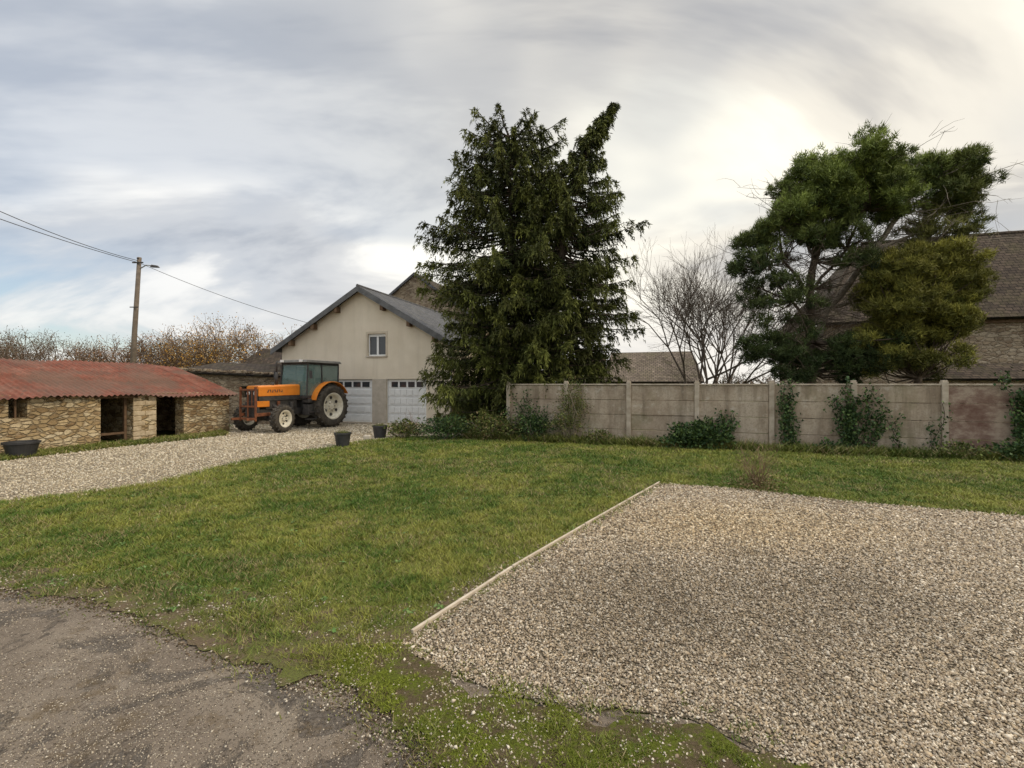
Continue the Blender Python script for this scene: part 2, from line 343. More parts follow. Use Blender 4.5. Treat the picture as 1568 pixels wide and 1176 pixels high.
def blades(name,polys,n,dens,h0,w0,colA,colB,ymax=30,jit=.06,hgrow=.06,wgrow=.2,thin=None,dryp=.08,z0=.01):
    xs=[];ys=[];tot=0
    P=np.array([p for q in polys for p in q]); lo=np.maximum(P.min(0),(-16,1.8)); hi=np.minimum(P.max(0),(18,ymax))
    while tot<n:
        x=R.uniform(lo[0],hi[0],300000);y=R.uniform(lo[1],hi[1],300000)
        k=(R.random(300000)<np.minimum(1,(3/y)**dens))&(np.abs(x)<y*1.25+1); x=x[k];y=y[k]
        jx=x+R.normal(0,jit,len(x));jy=y+R.normal(0,jit,len(x)); m=np.zeros(len(x),bool)
        for q in polys: m|=inpoly(jx,jy,q)
        if thin is not None: m&=R.random(len(x))<thin(x,y)
        xs.append(x[m]);ys.append(y[m]);tot+=m.sum()
    x=np.concatenate(xs)[:n];y=np.concatenate(ys)[:n]
    g1=1+hgrow*np.maximum(0,y-3); g2=1+wgrow*np.maximum(0,y-3)
    pn=vnoise(x,y,2.5,5)*.35+vnoise(x,y,9,6)*.65
    h=h0*R.uniform(.5,1.3,n)*g1*(.35+1.3*pn**1.3); wd=w0*R.uniform(.7,1.3,n)*g2
    a=R.uniform(0,2*np.pi,n); ln=R.uniform(.3,1.7,n); b=R.uniform(0,2*np.pi,n)
    base=np.stack([x,y,np.full(n,z0)],1); sd_=np.stack([np.cos(a),np.sin(a),np.zeros(n)],1)*wd[:,None]*.5
    tip=base+np.stack([np.cos(b)*ln*h,np.sin(b)*ln*h,h],1)
    V=np.stack([base-sd_,base+sd_,tip],1).reshape(-1,3)
    q=vnoise(x,y,.7,11)*.35+vnoise(x,y,2.2,13)*.3+vnoise(x,y,7,12)*.35+R.normal(0,.10,n)
    q=np.clip((q-.52)*2.4+.5,0,1)[:,None]; c=np.array(colA)*(1-q)+np.array(colB)*q
    dry=R.random(n)<dryp+.26*np.clip((vnoise(x,y,1.5,21)*.6+vnoise(x,y,5,22)*.4-.52)*4,0,1); c[dry]=np.array((.44,.35,.18))*R.uniform(.6,1.1,(dry.sum(),1))
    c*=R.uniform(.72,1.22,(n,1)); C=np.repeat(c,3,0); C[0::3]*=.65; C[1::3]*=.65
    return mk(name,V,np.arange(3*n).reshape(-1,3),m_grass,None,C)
edge2=asph_edge[1:]+[(-.84,3.3)]
def lawnthin(x,y):
    t=.25+1.3*vnoise(x,y,2.2,31)
    d1=dline(x,y,edge2)+(vnoise(x,y,3,71)-.5)*.7; d2=dline(x,y,board[:3])+(vnoise(x,y,4,72)-.5)*.25
    return np.clip(t,0,1)*np.clip(.24+d1/.55,0,1)*np.clip(.12+d2/.25,0,1)
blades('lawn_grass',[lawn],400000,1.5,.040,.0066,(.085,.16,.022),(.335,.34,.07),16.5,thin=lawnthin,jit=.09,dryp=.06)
blades('shed_grass',[strip],14000,.3,.06,.012,(.11,.15,.03),(.25,.26,.06),18)
blades('moss_tufts',[moss],26000,1.2,.011,.006,(.13,.165,.018),(.27,.31,.035),4,hgrow=0,thin=lambda x,y:np.clip((vnoise(x,y,4,41)*.6+vnoise(x,y,14,42)*.4-.45)*7,0,1),dryp=.03,z0=.017,jit=.09)
blades('verge_grass',[moss,soilb,edgeband],13000,1.0,.032,.006,(.10,.155,.022),(.25,.26,.055),6,thin=lambda x,y:np.clip((vnoise(x,y,5,45)*.6+vnoise(x,y,14,46)*.4-.48)*6,0,1),z0=.012,jit=.10)
blades('fence_grass',[[(-1.5,15.7),(12.4,10.9),(12.4,10.4),(-1.5,15.1)]],14000,.2,.14,.012,(.08,.12,.02),(.20,.22,.05),17)
def scatterquads(name,n,smin,smax,cols,z,mult):
    x=R.uniform(-9,13,n*8); y=3+R.random(n*8)**1.5*11; m=inpoly(x,y,lawn); x=x[m][:n];y=y[m][:n]; n=len(x)
    x=np.repeat(x,mult)+R.normal(0,.025,n*mult)*(mult>1); y=np.repeat(y,mult)+R.normal(0,.025,n*mult)*(mult>1); n*=mult
    a=R.uniform(0,6.28,n); s=R.uniform(smin,smax,n)
    u=np.stack([np.cos(a),np.sin(a),R.normal(0,.3,n)],1)*s[:,None]; v=np.stack([-np.sin(a),np.cos(a),R.normal(0,.3,n)],1)*s[:,None]*.6
    b=np.stack([x,y,np.full(n,z)],1); V=np.stack([b-u,b-v,b+u,b+v],1).reshape(-1,3)
    c=np.array(cols)[R.integers(0,len(cols),n)]*R.uniform(.7,1.2,(n,1))
    mk(name,V,np.arange(4*n).reshape(-1,4),m_leaf,None,np.repeat(c,4,0))
scatterquads('fallen_leaves',60,.010,.026,[(.25,.13,.05),(.38,.24,.1),(.12,.07,.04)],.04,1)
scatterquads('lawn_weeds',420,.010,.024,[(.08,.15,.035),(.12,.19,.05),(.15,.22,.07)],.030,9)
m_board=noisy('weathered_board',(.40,.33,.25),(.60,.52,.42),7,bs=60,bst=.4)
ac=Acc()
for i in range(4):
    a_=Vector(board[i]);b_=Vector(board[i+1]); d=(b_-a_); Ln=d.length; an=math.atan2(d.y,d.x)
    Mx=Matrix.Translation((a_.x,a_.y,0))@Matrix.Rotation(an+random.uniform(-.008,.008),4,'Z')
    ac.box(.01,-.013,0,Ln-.01,.013,.046+random.uniform(-.008,.006),Mx)
ac.obj('timber_edging',m_board,None,bevel=.004)

# ------------------------------------------------------------------ foliage primitives
def norm(v): return v/np.maximum(1e-6,np.linalg.norm(v,axis=1,keepdims=True))
def tri_leaves(P,D,Ln,W,C,tipc=1.25):
    n=len(P); D=norm(D); Sd=norm(np.cross(D,R.normal(0,1,(n,3))))
    V=np.stack([P-Sd*(W*.5)[:,None],P+Sd*(W*.5)[:,None],P+D*Ln[:,None]],1).reshape(-1,3)
    c=np.repeat(C,3,0); c[2::3]*=tipc
    return V,np.arange(3*n).reshape(-1,3),c
def quad_leaves(P,D,Ln,W,C):
    n=len(P); D=norm(D); Sd=norm(np.cross(D,R.normal(0,1,(n,3))))
    V=np.stack([P,P+D*(Ln*.45)[:,None]-Sd*(W*.5)[:,None],P+D*Ln[:,None],P+D*(Ln*.45)[:,None]+Sd*(W*.5)[:,None]],1).reshape(-1,3)
    return V,np.arange(4*n).reshape(-1,4),np.repeat(C,4,0)
def tubes(segs,n=4):
    s=np.array(segs); p0=s[:,0:3];p1=s[:,3:6];r0=s[:,6];r1=s[:,7]; d=norm(p1-p0)
    ref=np.where(np.abs(d[:,2:3])>.9,np.array([[1.,0,0]]),np.array([[0,0,1.]])); u=norm(np.cross(d,ref)); v=np.cross(d,u)
    V=[]
    for p,r in ((p0,r0),(p1,r1)):
        for k in range(n):
            a=2*math.pi*k/n; V.append(p+(u*math.cos(a)+v*math.sin(a))*r[:,None])
    V=np.stack(V,1).reshape(-1,3); m=len(s)
    T=np.array([(k,(k+1)%n,n+(k+1)%n,n+k) for k in range(n)])
    return V,(T[None]+2*n*np.arange(m)[:,None,None]).reshape(-1,4)
def seg(a,b,r0,r1): return [a[0],a[1],a[2],b[0],b[1],b[2],r0,r1]
def limb(segs,a,b,r0,r1,bend=.15,k=6,up=0):
    a=np.array(a,float);b=np.array(b,float);L_=np.linalg.norm(b-a); off=R.normal(0,bend*L_*.35,3); off[2]+=up*L_
    prev=a
    for i in range(1,k+1):
        t=i/k; p=a+(b-a)*t+off*math.sin(math.pi*t)+(R.normal(0,.012*L_,3) if i<k else 0)
        segs.append(seg(prev,p,r0+(r1-r0)*(i-1)/k,r0+(r1-r0)*t)); prev=p

# ------------------------------------------------------------------ spruce (two stems)
def spruce():
    root=empty('spruce_tree',(.4,17.5,0)); segs=[]; Ps=[];Ds=[];Cs=[]
    def stemA(z): return np.array([-.15-.035*z,0.1,z])
    def stemB(z): return np.array([.75+.10*z+max(0,z-8.5)**1.4*.235,-.1,z])
    pa=lambda z:np.interp(z,[.5,1.2,2,4,6,7.0,8.2,9.5,10.5,11.0,11.6],[2.2,3.4,3.7,3.0,3.4,3.5,2.6,2.1,1.9,1.75,1.1])
    pb=lambda z:np.interp(z,[.5,2,4,6,8,9.0,9.8,10.4,11.2,12.2],[2.5,2.9,2.75,2.8,2.25,1.7,1.1,.6,.32,.08])
    for st,pr,top,nb in ((stemA,pa,11.15,380),(stemB,pb,12.2,340)):
        prev=st(0)
        for z in np.linspace(0,top,20)[1:]:
            q=st(z); segs.append(seg(prev,q,.24*(1-prev[2]/top)+.03,.24*(1-z/top)+.02)); prev=q
        for i in range(nb):
            z=.5+(top-.5)*((i+R.random())/nb)**.97; az=i*2.39996+R.normal(0,.4)
            r=pr(z)*(.60+.48*R.random())
            if R.random()<.08: r*=1.18
            o=st(z); d=np.array([math.cos(az),math.sin(az)*.85,0]); side=np.array([-d[1],d[0],0])
            rise=(.62 if st is stemB else .42) if z>10.2 else (.22 if z>7 else 0.0)
            def sp(t):
                t=np.asarray(t)[...,None]
                return o+d*r*t+np.array([0,0,1])*((rise-.42)*r*t+.26*r*t**2.4)
            ts=np.linspace(0,1,6); pp=sp(ts)
            for k in range(5): segs.append(seg(pp[k],pp[k+1],.035*(1-ts[k])+.008,.035*(1-ts[k+1])+.006))
            m=int(14*r+5); nl=12
            t0=.15+.87*R.random(m)**.65; sg=np.where(R.random(m)<.5,-1,1); sg=np.where(t0>.96,0,sg)
            bl=(.16+.46*R.random(m))*(1.15-.6*t0)*min(1,.35+r/2.2)
            bd=d*(.5+.3*R.random((m,1)))+side*(sg*(.4+.5*R.random(m)))[:,None]; bd[:,2]-=.15
            u=R.random((m,nl)); O=sp(t0)
            droop=(.35+1.2*R.random(m))*bl
            P=O[:,None,:]+bd[:,None,:]*(bl[:,None]*u)[:,:,None]; P[:,:,2]-=droop[:,None]*u**1.7
            P+=R.normal(0,.025,P.shape)
            D=bd[:,None,:]*.7+np.array([0,0,-1.0])*(droop/bl)[:,None,None]*(u**.8)[:,:,None]+R.normal(0,.42,P.shape)
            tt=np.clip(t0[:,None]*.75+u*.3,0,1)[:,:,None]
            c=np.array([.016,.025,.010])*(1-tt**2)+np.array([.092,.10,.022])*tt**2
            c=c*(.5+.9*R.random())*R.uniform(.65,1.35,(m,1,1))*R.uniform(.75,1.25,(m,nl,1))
            Ps.append(P.reshape(-1,3));Ds.append(D.reshape(-1,3));Cs.append(c.reshape(-1,3))
    V,F=tubes(segs,5); mk('trunk_and_branches',V,F,m_bark,root)
    P=np.concatenate(Ps); n=len(P)
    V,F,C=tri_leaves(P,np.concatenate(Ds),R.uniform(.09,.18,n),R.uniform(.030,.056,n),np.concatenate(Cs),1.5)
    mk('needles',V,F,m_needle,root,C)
spruce()

# ------------------------------------------------------------------ pines
def pine(name,base,trunkpts,lobes,needles,bark=m_bark,deadtw=0):
    root=empty(name,(base[0],base[1],0)); B=np.array([base[0],base[1],0]); segs=[]; Ps=[];Ds=[];Cs=[]
    for tp,r0,r1 in trunkpts:
        for i in range(len(tp)-1):
            f0=i/(len(tp)-1);f1=(i+1)/(len(tp)-1)
            limb(segs,np.array(tp[i])-B,np.array(tp[i+1])-B,r0+(r1-r0)*f0,r0+(r1-r0)*f1,.08,4)
    tr=np.array([p for tp,_,_ in trunkpts for p in tp])
    for (cx_,cy_,cz_),(rx,ry,rz),nsub,ntuft,colA,colB,sr in lobes:
        for i in range(nsub):
            v=R.normal(0,1,3); v/=np.linalg.norm(v)
            if R.random()<.5: v[2]=abs(v[2])
            k=R.random()**.42
            c=np.array([cx_,cy_,cz_])+v*np.array([rx,ry,rz])*k
            lowt=tr[tr[:,2]<c[2]+.3]; j=np.argmin(np.linalg.norm(lowt-c,axis=1)) if len(lowt) else 0
            src=lowt[j] if len(lowt) else tr[0]
            limb(segs,src-B,c-B,.03,.01,.25,5,-.08)
            br=R.uniform(.65,1.3)
            T=R.normal(0,1,(ntuft,3)); T/=np.linalg.norm(T,axis=1,keepdims=True); T*=R.random((ntuft,1))**.5; T[:,2]*=.6
            tc_=c+T*sr
            for p in tc_[:3]: limb(segs,c-B,p-B,.009,.005,.1,2)
            for p,tv in zip(tc_,T):
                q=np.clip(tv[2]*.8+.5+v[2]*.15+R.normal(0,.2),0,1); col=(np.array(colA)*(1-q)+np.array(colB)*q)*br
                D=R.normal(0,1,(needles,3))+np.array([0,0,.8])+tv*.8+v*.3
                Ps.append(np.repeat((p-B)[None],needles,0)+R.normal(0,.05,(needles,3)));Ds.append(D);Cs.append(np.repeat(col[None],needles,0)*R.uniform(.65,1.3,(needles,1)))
    for i in range(deadtw):
        j=R.integers(len(tr)); s0=tr[j]
        if s0[2]<2: continue
        e=s0+R.normal(0,1,3)*np.array([1.3,1.1,.5])+np.array([0,0,.1]); limb(segs,s0-B,e-B,.016,.004,.3,5)
        for _ in range(7):
            m=s0+(e-s0)*R.uniform(.3,1); limb(segs,m-B,m+R.normal(0,.35,3)-B,.006,.002,.2,3)
    V,F=tubes(segs,5); mk('trunk_and_branches',V,F,bark,root)
    P=np.concatenate(Ps);n=len(P)
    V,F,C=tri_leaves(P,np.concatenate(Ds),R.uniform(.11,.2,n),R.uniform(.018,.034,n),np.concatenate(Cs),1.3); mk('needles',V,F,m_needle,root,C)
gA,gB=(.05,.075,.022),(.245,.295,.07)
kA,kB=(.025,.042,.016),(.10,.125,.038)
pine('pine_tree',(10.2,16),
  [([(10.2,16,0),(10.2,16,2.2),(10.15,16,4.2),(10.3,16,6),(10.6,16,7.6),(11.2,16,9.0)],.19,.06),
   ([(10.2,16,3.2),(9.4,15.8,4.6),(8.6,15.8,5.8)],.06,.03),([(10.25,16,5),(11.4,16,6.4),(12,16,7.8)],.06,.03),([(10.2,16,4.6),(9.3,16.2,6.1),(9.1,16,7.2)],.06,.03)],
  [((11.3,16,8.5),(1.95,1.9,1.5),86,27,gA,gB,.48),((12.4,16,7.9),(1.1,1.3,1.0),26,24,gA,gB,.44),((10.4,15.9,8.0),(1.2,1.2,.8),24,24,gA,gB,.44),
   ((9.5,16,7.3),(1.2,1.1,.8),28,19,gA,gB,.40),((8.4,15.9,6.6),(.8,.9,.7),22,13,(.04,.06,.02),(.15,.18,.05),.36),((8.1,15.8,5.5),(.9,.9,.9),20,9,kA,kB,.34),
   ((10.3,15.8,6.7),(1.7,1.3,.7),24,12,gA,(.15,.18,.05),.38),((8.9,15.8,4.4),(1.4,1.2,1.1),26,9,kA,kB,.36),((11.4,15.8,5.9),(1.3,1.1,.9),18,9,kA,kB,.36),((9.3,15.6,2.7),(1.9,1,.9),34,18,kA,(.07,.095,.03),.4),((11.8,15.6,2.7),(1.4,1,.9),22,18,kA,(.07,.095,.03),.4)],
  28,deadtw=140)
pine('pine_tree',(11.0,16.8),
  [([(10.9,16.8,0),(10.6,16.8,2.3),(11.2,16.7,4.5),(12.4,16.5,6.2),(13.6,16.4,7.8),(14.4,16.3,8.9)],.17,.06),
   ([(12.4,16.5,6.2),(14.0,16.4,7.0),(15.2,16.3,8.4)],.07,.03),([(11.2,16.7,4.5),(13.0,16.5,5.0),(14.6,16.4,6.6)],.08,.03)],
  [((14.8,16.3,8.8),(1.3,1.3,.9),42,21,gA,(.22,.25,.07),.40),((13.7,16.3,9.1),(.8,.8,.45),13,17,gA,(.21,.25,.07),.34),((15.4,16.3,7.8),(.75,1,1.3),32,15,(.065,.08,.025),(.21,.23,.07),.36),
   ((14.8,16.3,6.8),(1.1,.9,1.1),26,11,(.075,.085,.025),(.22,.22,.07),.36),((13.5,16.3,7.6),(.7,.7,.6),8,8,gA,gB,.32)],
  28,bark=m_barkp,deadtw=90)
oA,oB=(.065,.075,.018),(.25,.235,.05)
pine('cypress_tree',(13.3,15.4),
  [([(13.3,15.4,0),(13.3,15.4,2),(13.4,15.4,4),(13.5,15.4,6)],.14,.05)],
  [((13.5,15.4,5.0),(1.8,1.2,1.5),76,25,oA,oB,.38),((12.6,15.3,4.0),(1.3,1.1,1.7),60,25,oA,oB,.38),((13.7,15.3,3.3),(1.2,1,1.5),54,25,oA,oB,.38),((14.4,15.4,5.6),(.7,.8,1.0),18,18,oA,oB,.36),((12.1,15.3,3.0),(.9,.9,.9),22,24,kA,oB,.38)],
  25)

# ------------------------------------------------------------------ bare trees
def grow(segs,p,d,L_,r,depth,kids=3,spread=.55,up=.15,tips=None):
    n=2; q=p
    for i in range(n):
        d=d+R.normal(0,.09,3)+np.array([0,0,up*.2]); d/=np.linalg.norm(d); q2=q+d*L_/n
        segs.append(seg(q,q2,r*(1-.15*i),r*(1-.15*(i+1)))); q=q2
        if i==0 and depth>0 and R.random()<.6:
            dd=d+R.normal(0,spread,3); dd/=np.linalg.norm(dd); grow(segs,q,dd,L_*.7,r*.5,depth-1,kids,spread,up,tips)
    if depth==0:
        if tips is not None: tips.append(q)
        return
    for k in range(kids if R.random()<.6 else kids-1):
        dd=d+R.normal(0,spread,3)+np.array([0,0,up]); dd/=np.linalg.norm(dd)
        grow(segs,q,dd,L_*R.uniform(.68,.88),r*.6,depth-1,kids,spread,up,tips)
def bare_tree(name,base,H,r,stems=4,depth=5,mat=m_barkp,spread=.5,lean=.35):
    root=empty(name,base); segs=[]
    for i in range(stems):
        a=2*math.pi*i/stems+R.normal(0,.3); d=np.array([math.cos(a)*lean,math.sin(a)*lean,1]); d/=np.linalg.norm(d)
        grow(segs,np.array([math.cos(a)*.1,math.sin(a)*.1,0.]),d,H*.27,r,depth,3,spread,.12)
    V,F=tubes(segs,3); mk('trunk_and_branches',V,F,mat,root)
m_greyb=noisy('grey_bark',(.09,.07,.055),(.20,.165,.135),6,bst=0)
bare_tree('bare_tree',(8.0,20,0),7.4,.09,4,6,m_greyb,.38,.33)
bare_tree('bare_tree',(9.4,21,0),7.2,.085,3,6,m_greyb,.38,.28)

def hedge(name,specs,leafcols,leafn,mat,dep=4):
    root=empty(name,(specs[0][0],specs[0][1],0)); B=np.array([specs[0][0],specs[0][1],0]); segs=[];tips=[]
    for x,y,h in specs:
        for s in range(3):
            d=np.array([R.normal(0,.3),R.normal(0,.3),1]); d/=np.linalg.norm(d)
            grow(segs,np.array([x,y,0])-B+np.array([R.normal(0,.4),0,0]),d,h*.28,.09,dep,3,.55,.06,tips)
    V,F=tubes(segs,3); mk('branches',V,F,mat,root)
    if leafn:
        T=np.array(tips); P=T[R.integers(0,len(T),leafn)]+R.normal(0,.2,(leafn,3)); P[:,2]=np.maximum(P[:,2]-R.exponential(.6,leafn),.1); lc=np.array(leafcols)
        V,F,C=quad_leaves(P,R.normal(0,1,(leafn,3)),R.uniform(.07,.14,leafn),R.uniform(.05,.09,leafn),lc[R.integers(0,len(lc),leafn)]*R.uniform(.6,1.2,(leafn,1)))
        mk('leaves',V,F,m_leaf,root,C)
m_brownb=noisy('brown_bark',(.13,.09,.065),(.24,.17,.12),3,bst=0)
hedge('distant_trees',[(x,37+R.normal(0,1.5),h) for x,h in ((-46,7.2),(-44.5,6.8),(-43,7.5),(-42,6.6),(-41,7.2),(-39.5,6.6),(-38.5,6.9),(-37,6.1),(-36,6.4),(-34,5.8))],[(.10,.085,.045),(.15,.11,.065)],20000,m_brownb)
hedge('distant_trees',[(x,36+R.normal(0,1.5),h) for x,h in ((-32,5.4),(-31,5.5),(-30,5.6),(-29,5.8),(-28,6.2),(-27,5.8),(-26,6.4),(-25,6.8),(-24,6.8))],[(.28,.14,.07),(.18,.12,.06),(.26,.17,.09)],20000,m_brownb)
hedge('distant_trees',[(x,34+R.normal(0,1.2),h) for x,h in ((-22.8,6.4),(-22,6.8),(-21.2,6.8),(-20.5,7.4),(-19.5,6.8),(-18.5,7.6),(-17.6,7.2),(-16.8,6.8))],[(.56,.30,.05),(.38,.22,.06),(.28,.19,.08)],16000,m_brownb)
hedge('distant_hedge',[(x,33,3.6) for x in np.arange(-40,-15,1.5)],[(.09,.09,.04),(.14,.11,.06),(.07,.08,.03)],24000,m_brownb,3)
hedge('distant_hedge',[(x,34,3.4) for x in np.arange(3,34,1.7)],[(.06,.07,.028),(.10,.08,.045)],22000,m_brownb,3)

# ------------------------------------------------------------------ shrubs & ivy
def shrub(name,c,rad,n,Ln,W,cols,stems=14):
    root=empty(name,(c[0],c[1],0)); v=R.normal(0,1,(n,3)); v/=np.linalg.norm(v,axis=1,keepdims=True); v[:,2]=np.where(R.random(n)<.4,v[:,2],np.abs(v[:,2]))
    k=R.random((n,1))**.45*(.45+.95*vnoise(v[:,0]*2+c[0],v[:,2]*2+v[:,1]*2,1.7,17)[:,None]); P=v*k*np.array(rad); P[:,2]+=c[2]; P[:,2]=np.maximum(P[:,2],.03)
    lc=np.array(cols); C=lc[R.integers(0,len(lc),n)]*R.uniform(.6,1.3,(n,1))
    D=v+R.normal(0,.7,(n,3))
    V,F,C=quad_leaves(P,D,R.uniform(.6,1.2,n)*Ln,R.uniform(.6,1.2,n)*W,C); mk('leaves',V,F,m_leaf,root,C)
    segs=[]
    for i in range(stems):
        e=P[R.integers(n)]; limb(segs,(R.normal(0,.05),R.normal(0,.05),0),e,.012,.004,.15,4)
    V,F=tubes(segs,4); mk('stems',V,F,m_barkp,root)
dk=[(.03,.06,.022),(.05,.09,.03),(.08,.125,.035)]; ol=[(.10,.13,.035),(.15,.175,.045),(.07,.09,.028),(.19,.15,.07)]
FD=Vector((.9468,-.3219)); FO=Vector((-.1,15.31)); FN=Vector((-.3219,-.9468))
def fp(t,off=0): p=FO+FD*t+FN*off; return p.x,p.y
for t,off,rad,zc_,n,cols,L_,W_ in ((5.75,.5,(1.1,.5,.55),.22,3200,dk,.11,.075),(2.0,.45,(.6,.4,.65),.5,1600,ol,.07,.035),(1.0,.4,(.55,.4,.7),.35,1700,dk,.09,.05),(-.3,.5,(1.0,.5,.6),.25,2200,ol,.09,.05),(3.0,.35,(.5,.3,.3),.15,700,ol,.08,.04),
    (-1.9,.8,(.9,.5,.5),.25,2200,dk,.09,.05),(-3.3,1.0,(.6,.4,.4),.2,1300,ol,.09,.05),(8.9,.3,(.45,.25,.25),.1,400,dk,.08,.05),(12.8,.4,(1.0,.35,.4),.15,1600,dk,.09,.06),(11.6,.3,(.7,.3,.35),.1,900,ol,.08,.05)):
    x,y=fp(t,off); shrub('shrub',(x,y,zc_),rad,n,L_,W_,cols)
x,y=fp(2.15,.3); shrub('climbing_bush',(x,y,1.0),(.55,.3,1.05),1900,.07,.03,ol,26)
def ivy(name,t,wid,h,n,strands):
    x,y=fp(t,.07); root=empty(name,(x,y,0)); Ps=[];segs=[]
    for s in range(strands):
        tt=R.normal(0,wid*.35); z=0; pv=np.array([FD.x*tt,FD.y*tt,0.]); top=h*R.uniform(.6,1.05)
        while z<top:
            z+=.12; tt+=R.normal(0,.05); q=np.array([FD.x*tt+FN.x*.03,FD.y*tt+FN.y*.03,z]); segs.append(seg(pv,q,.009,.008)); pv=q
            m=int(n*(.5+R.random())*max(.35,1.1-.6*abs(z-h*.6)/h)); Ps.append(q+R.normal(0,1,(m,3))*np.array([.085,.03,.07])+np.array([FN.x,FN.y,0])*.05)
    P=np.concatenate(Ps); k=len(P); lc=np.array(dk)
    V,F,C=quad_leaves(P,R.normal(0,1,(k,3))*np.array([1,.6,1])+np.array([FN.x*.5,FN.y*.5,-.3]),R.uniform(.05,.1,k),R.uniform(.04,.075,k),lc[R.integers(0,3,k)]*R.uniform(.6,1.3,(k,1)))
    mk('leaves',V,F,m_leaf,root,C); V,F=tubes(segs,4); mk('stems',V,F,m_bark,root)
ivy('ivy_plant',8.05,.45,1.8,13,6); ivy('ivy_plant',9.35,.65,1.75,16,8); ivy('ivy_plant',9.85,.35,1.3,13,4); ivy('ivy_plant',6.3,.4,1.3,12,4); ivy('ivy_plant',12.85,.35,2.0,16,6); ivy('ivy_plant',11.15,.2,1.2,8,2); ivy('ivy_plant',.35,.45,1.5,9,4); ivy('ivy_plant',10.4,.2,.9,8,2)
def drybush(name,x,y,h,n,cols):
    root=empty(name,(x,y,0)); segs=[]
    for i in range(n):
        d=np.array([R.normal(0,.35),R.normal(0,.35),1]); d/=np.linalg.norm(d); grow(segs,np.array([R.normal(0,.04),R.normal(0,.04),0]),d,h*.45*R.uniform(.6,1.1),.006,2,2,.45,.1)
    V,F=tubes(segs,3); mk('stems',V,F,noisy(name+'_stem',*cols,5,bst=0),root)
    m=700; P=R.normal(0,1,(m,3))*np.array([.2,.18,.09]); P[:,2]=np.abs(P[:,2])+.02
    V,F,C=quad_leaves(P,R.normal(0,1,(m,3)),R.uniform(.03,.07,m),R.uniform(.015,.03,m),np.array([(.15,.11,.05),(.10,.12,.03),(.22,.16,.08)])[R.integers(0,3,m)]); mk('leaves',V,F,m_leaf,root,C)
drybush('dry_bush',4.2,8.05,.85,26,((.14,.09,.06),(.26,.17,.11)))
drybush('rose_bush',-3.5,16.6,1.0,12,((.2,.09,.05),(.35,.18,.1)))

# ------------------------------------------------------------------ concrete fence
m=M('cast_concrete',.93,.15)
c=m.ramp(m.noise(1.2,8,.65),[(.3,(.33,.25,.18)),(.5,(.45,.365,.275)),(.72,(.57,.485,.385))])
stn=m.noise(1.0,7,.65,vec=m.map((3.5,3.5,.45))); c=m.mix(m.ramp(stn,[(.47,0),(.64,.65)]),c,(.17,.13,.09))
c=m.mix(m.ramp(m.noise(22,6,.7),[(.48,0),(.7,.6)]),c,(.22,.175,.125)); c=m.mix(m.ramp(m.noise(3.3,7,.7),[(.56,0),(.66,.45)]),c,(.66,.60,.51))
c=m.mix(m.ramp(m.noise(.8,6,.7),[(.54,0),(.64,.45)]),c,(.22,.20,.11))
m.col(c); m.bump(m.noise(45,6,.7),1,.025); m_conc=m.m
m_post=noisy('post_concrete',(.31,.25,.185),(.52,.45,.36),5,bs=50,bst=.5)
m=M('stained_concrete',.93,.15); c=m.ramp(m.noise(1.3,8,.72,vec=m.map((1,1,1.5))),[(.36,(.15,.085,.065)),(.47,(.23,.155,.12)),(.58,(.38,.30,.23))]); m.col(c); m.bump(m.noise(40,5),.8,.015); m_rust=m.m
fence=empty('concrete_panel_fence',(FO.x,FO.y,0),(FD.x,FD.y))
P1=1.9; pn=Acc();ps=Acc();cp=Acc();rs=Acc()
for i in range(11):
    x=i*P1; ps.box(x-.065,-.075,-.1,x+.065,.075,1.86+random.uniform(-.01,.015)); ps.box(x-.05,-.06,1.85,x+.05,.06,1.895)
    if i<10:
        for k in range(4):
            dy=random.uniform(-.012,.012); tgt=rs if i==6 else pn
            tgt.box(x+.067,-.022+dy,k*.44+.005,x+P1-.067,.022+dy,k*.44+.433)
        cp.box(x+.067,-.045,1.764,x+P1-.067,.045,1.805)
pn.obj('panels',m_conc,fence,bevel=.01); rs.obj('stained_panels',m_rust,fence,bevel=.006); ps.obj('posts',m_post,fence,bevel=.008); cp.obj('coping',m_post,fence,bevel=.008)

# ------------------------------------------------------------------ building tools
def wall_panel(name,outer,holes,th,mat,parent,matrix=None):
    bm=bmesh.new()
    for lp in [outer]+holes:
        vs=[bm.verts.new((x,0,z)) for x,z in lp]
        for i in range(len(vs)): bm.edges.new((vs[i],vs[(i+1)%len(vs)]))
    bmesh.ops.triangle_fill(bm,edges=bm.edges[:],use_beauty=True)
    r=bmesh.ops.extrude_face_region(bm,geom=bm.faces[:])
    for v in r['geom']:
        if isinstance(v,bmesh.types.BMVert): v.co.y+=th
    bmesh.ops.recalc_face_normals(bm,faces=bm.faces[:])
    me=bpy.data.meshes.new(name); bm.to_mesh(me); bm.free(); me.materials.append(mat); o=link(bpy.data.objects.new(name,me),parent)
    if matrix is not None: o.matrix_local=matrix
    return o
def rect(x0,z0,x1,z1): return [(x0,z0),(x1,z0),(x1,z1),(x0,z1)]
def slab(name,o,xd,yd,outline,th,mat,parent=None,bevel=0):
    x=Vector(xd).normalized(); y=Vector(yd); y=(y-x*y.dot(x)).normalized(); z=x.cross(y)
    Mx=Matrix((x,y,z)).transposed().to_4x4(); Mx.translation=Vector(o)
    a=[(p[0],p[1],0) for p in outline]; b=[(p[0],p[1],th) for p in outline]
    return Acc().loft(a,b).obj(name,mat,parent,matrix=Mx,bevel=bevel)
E=(.958,-.287)
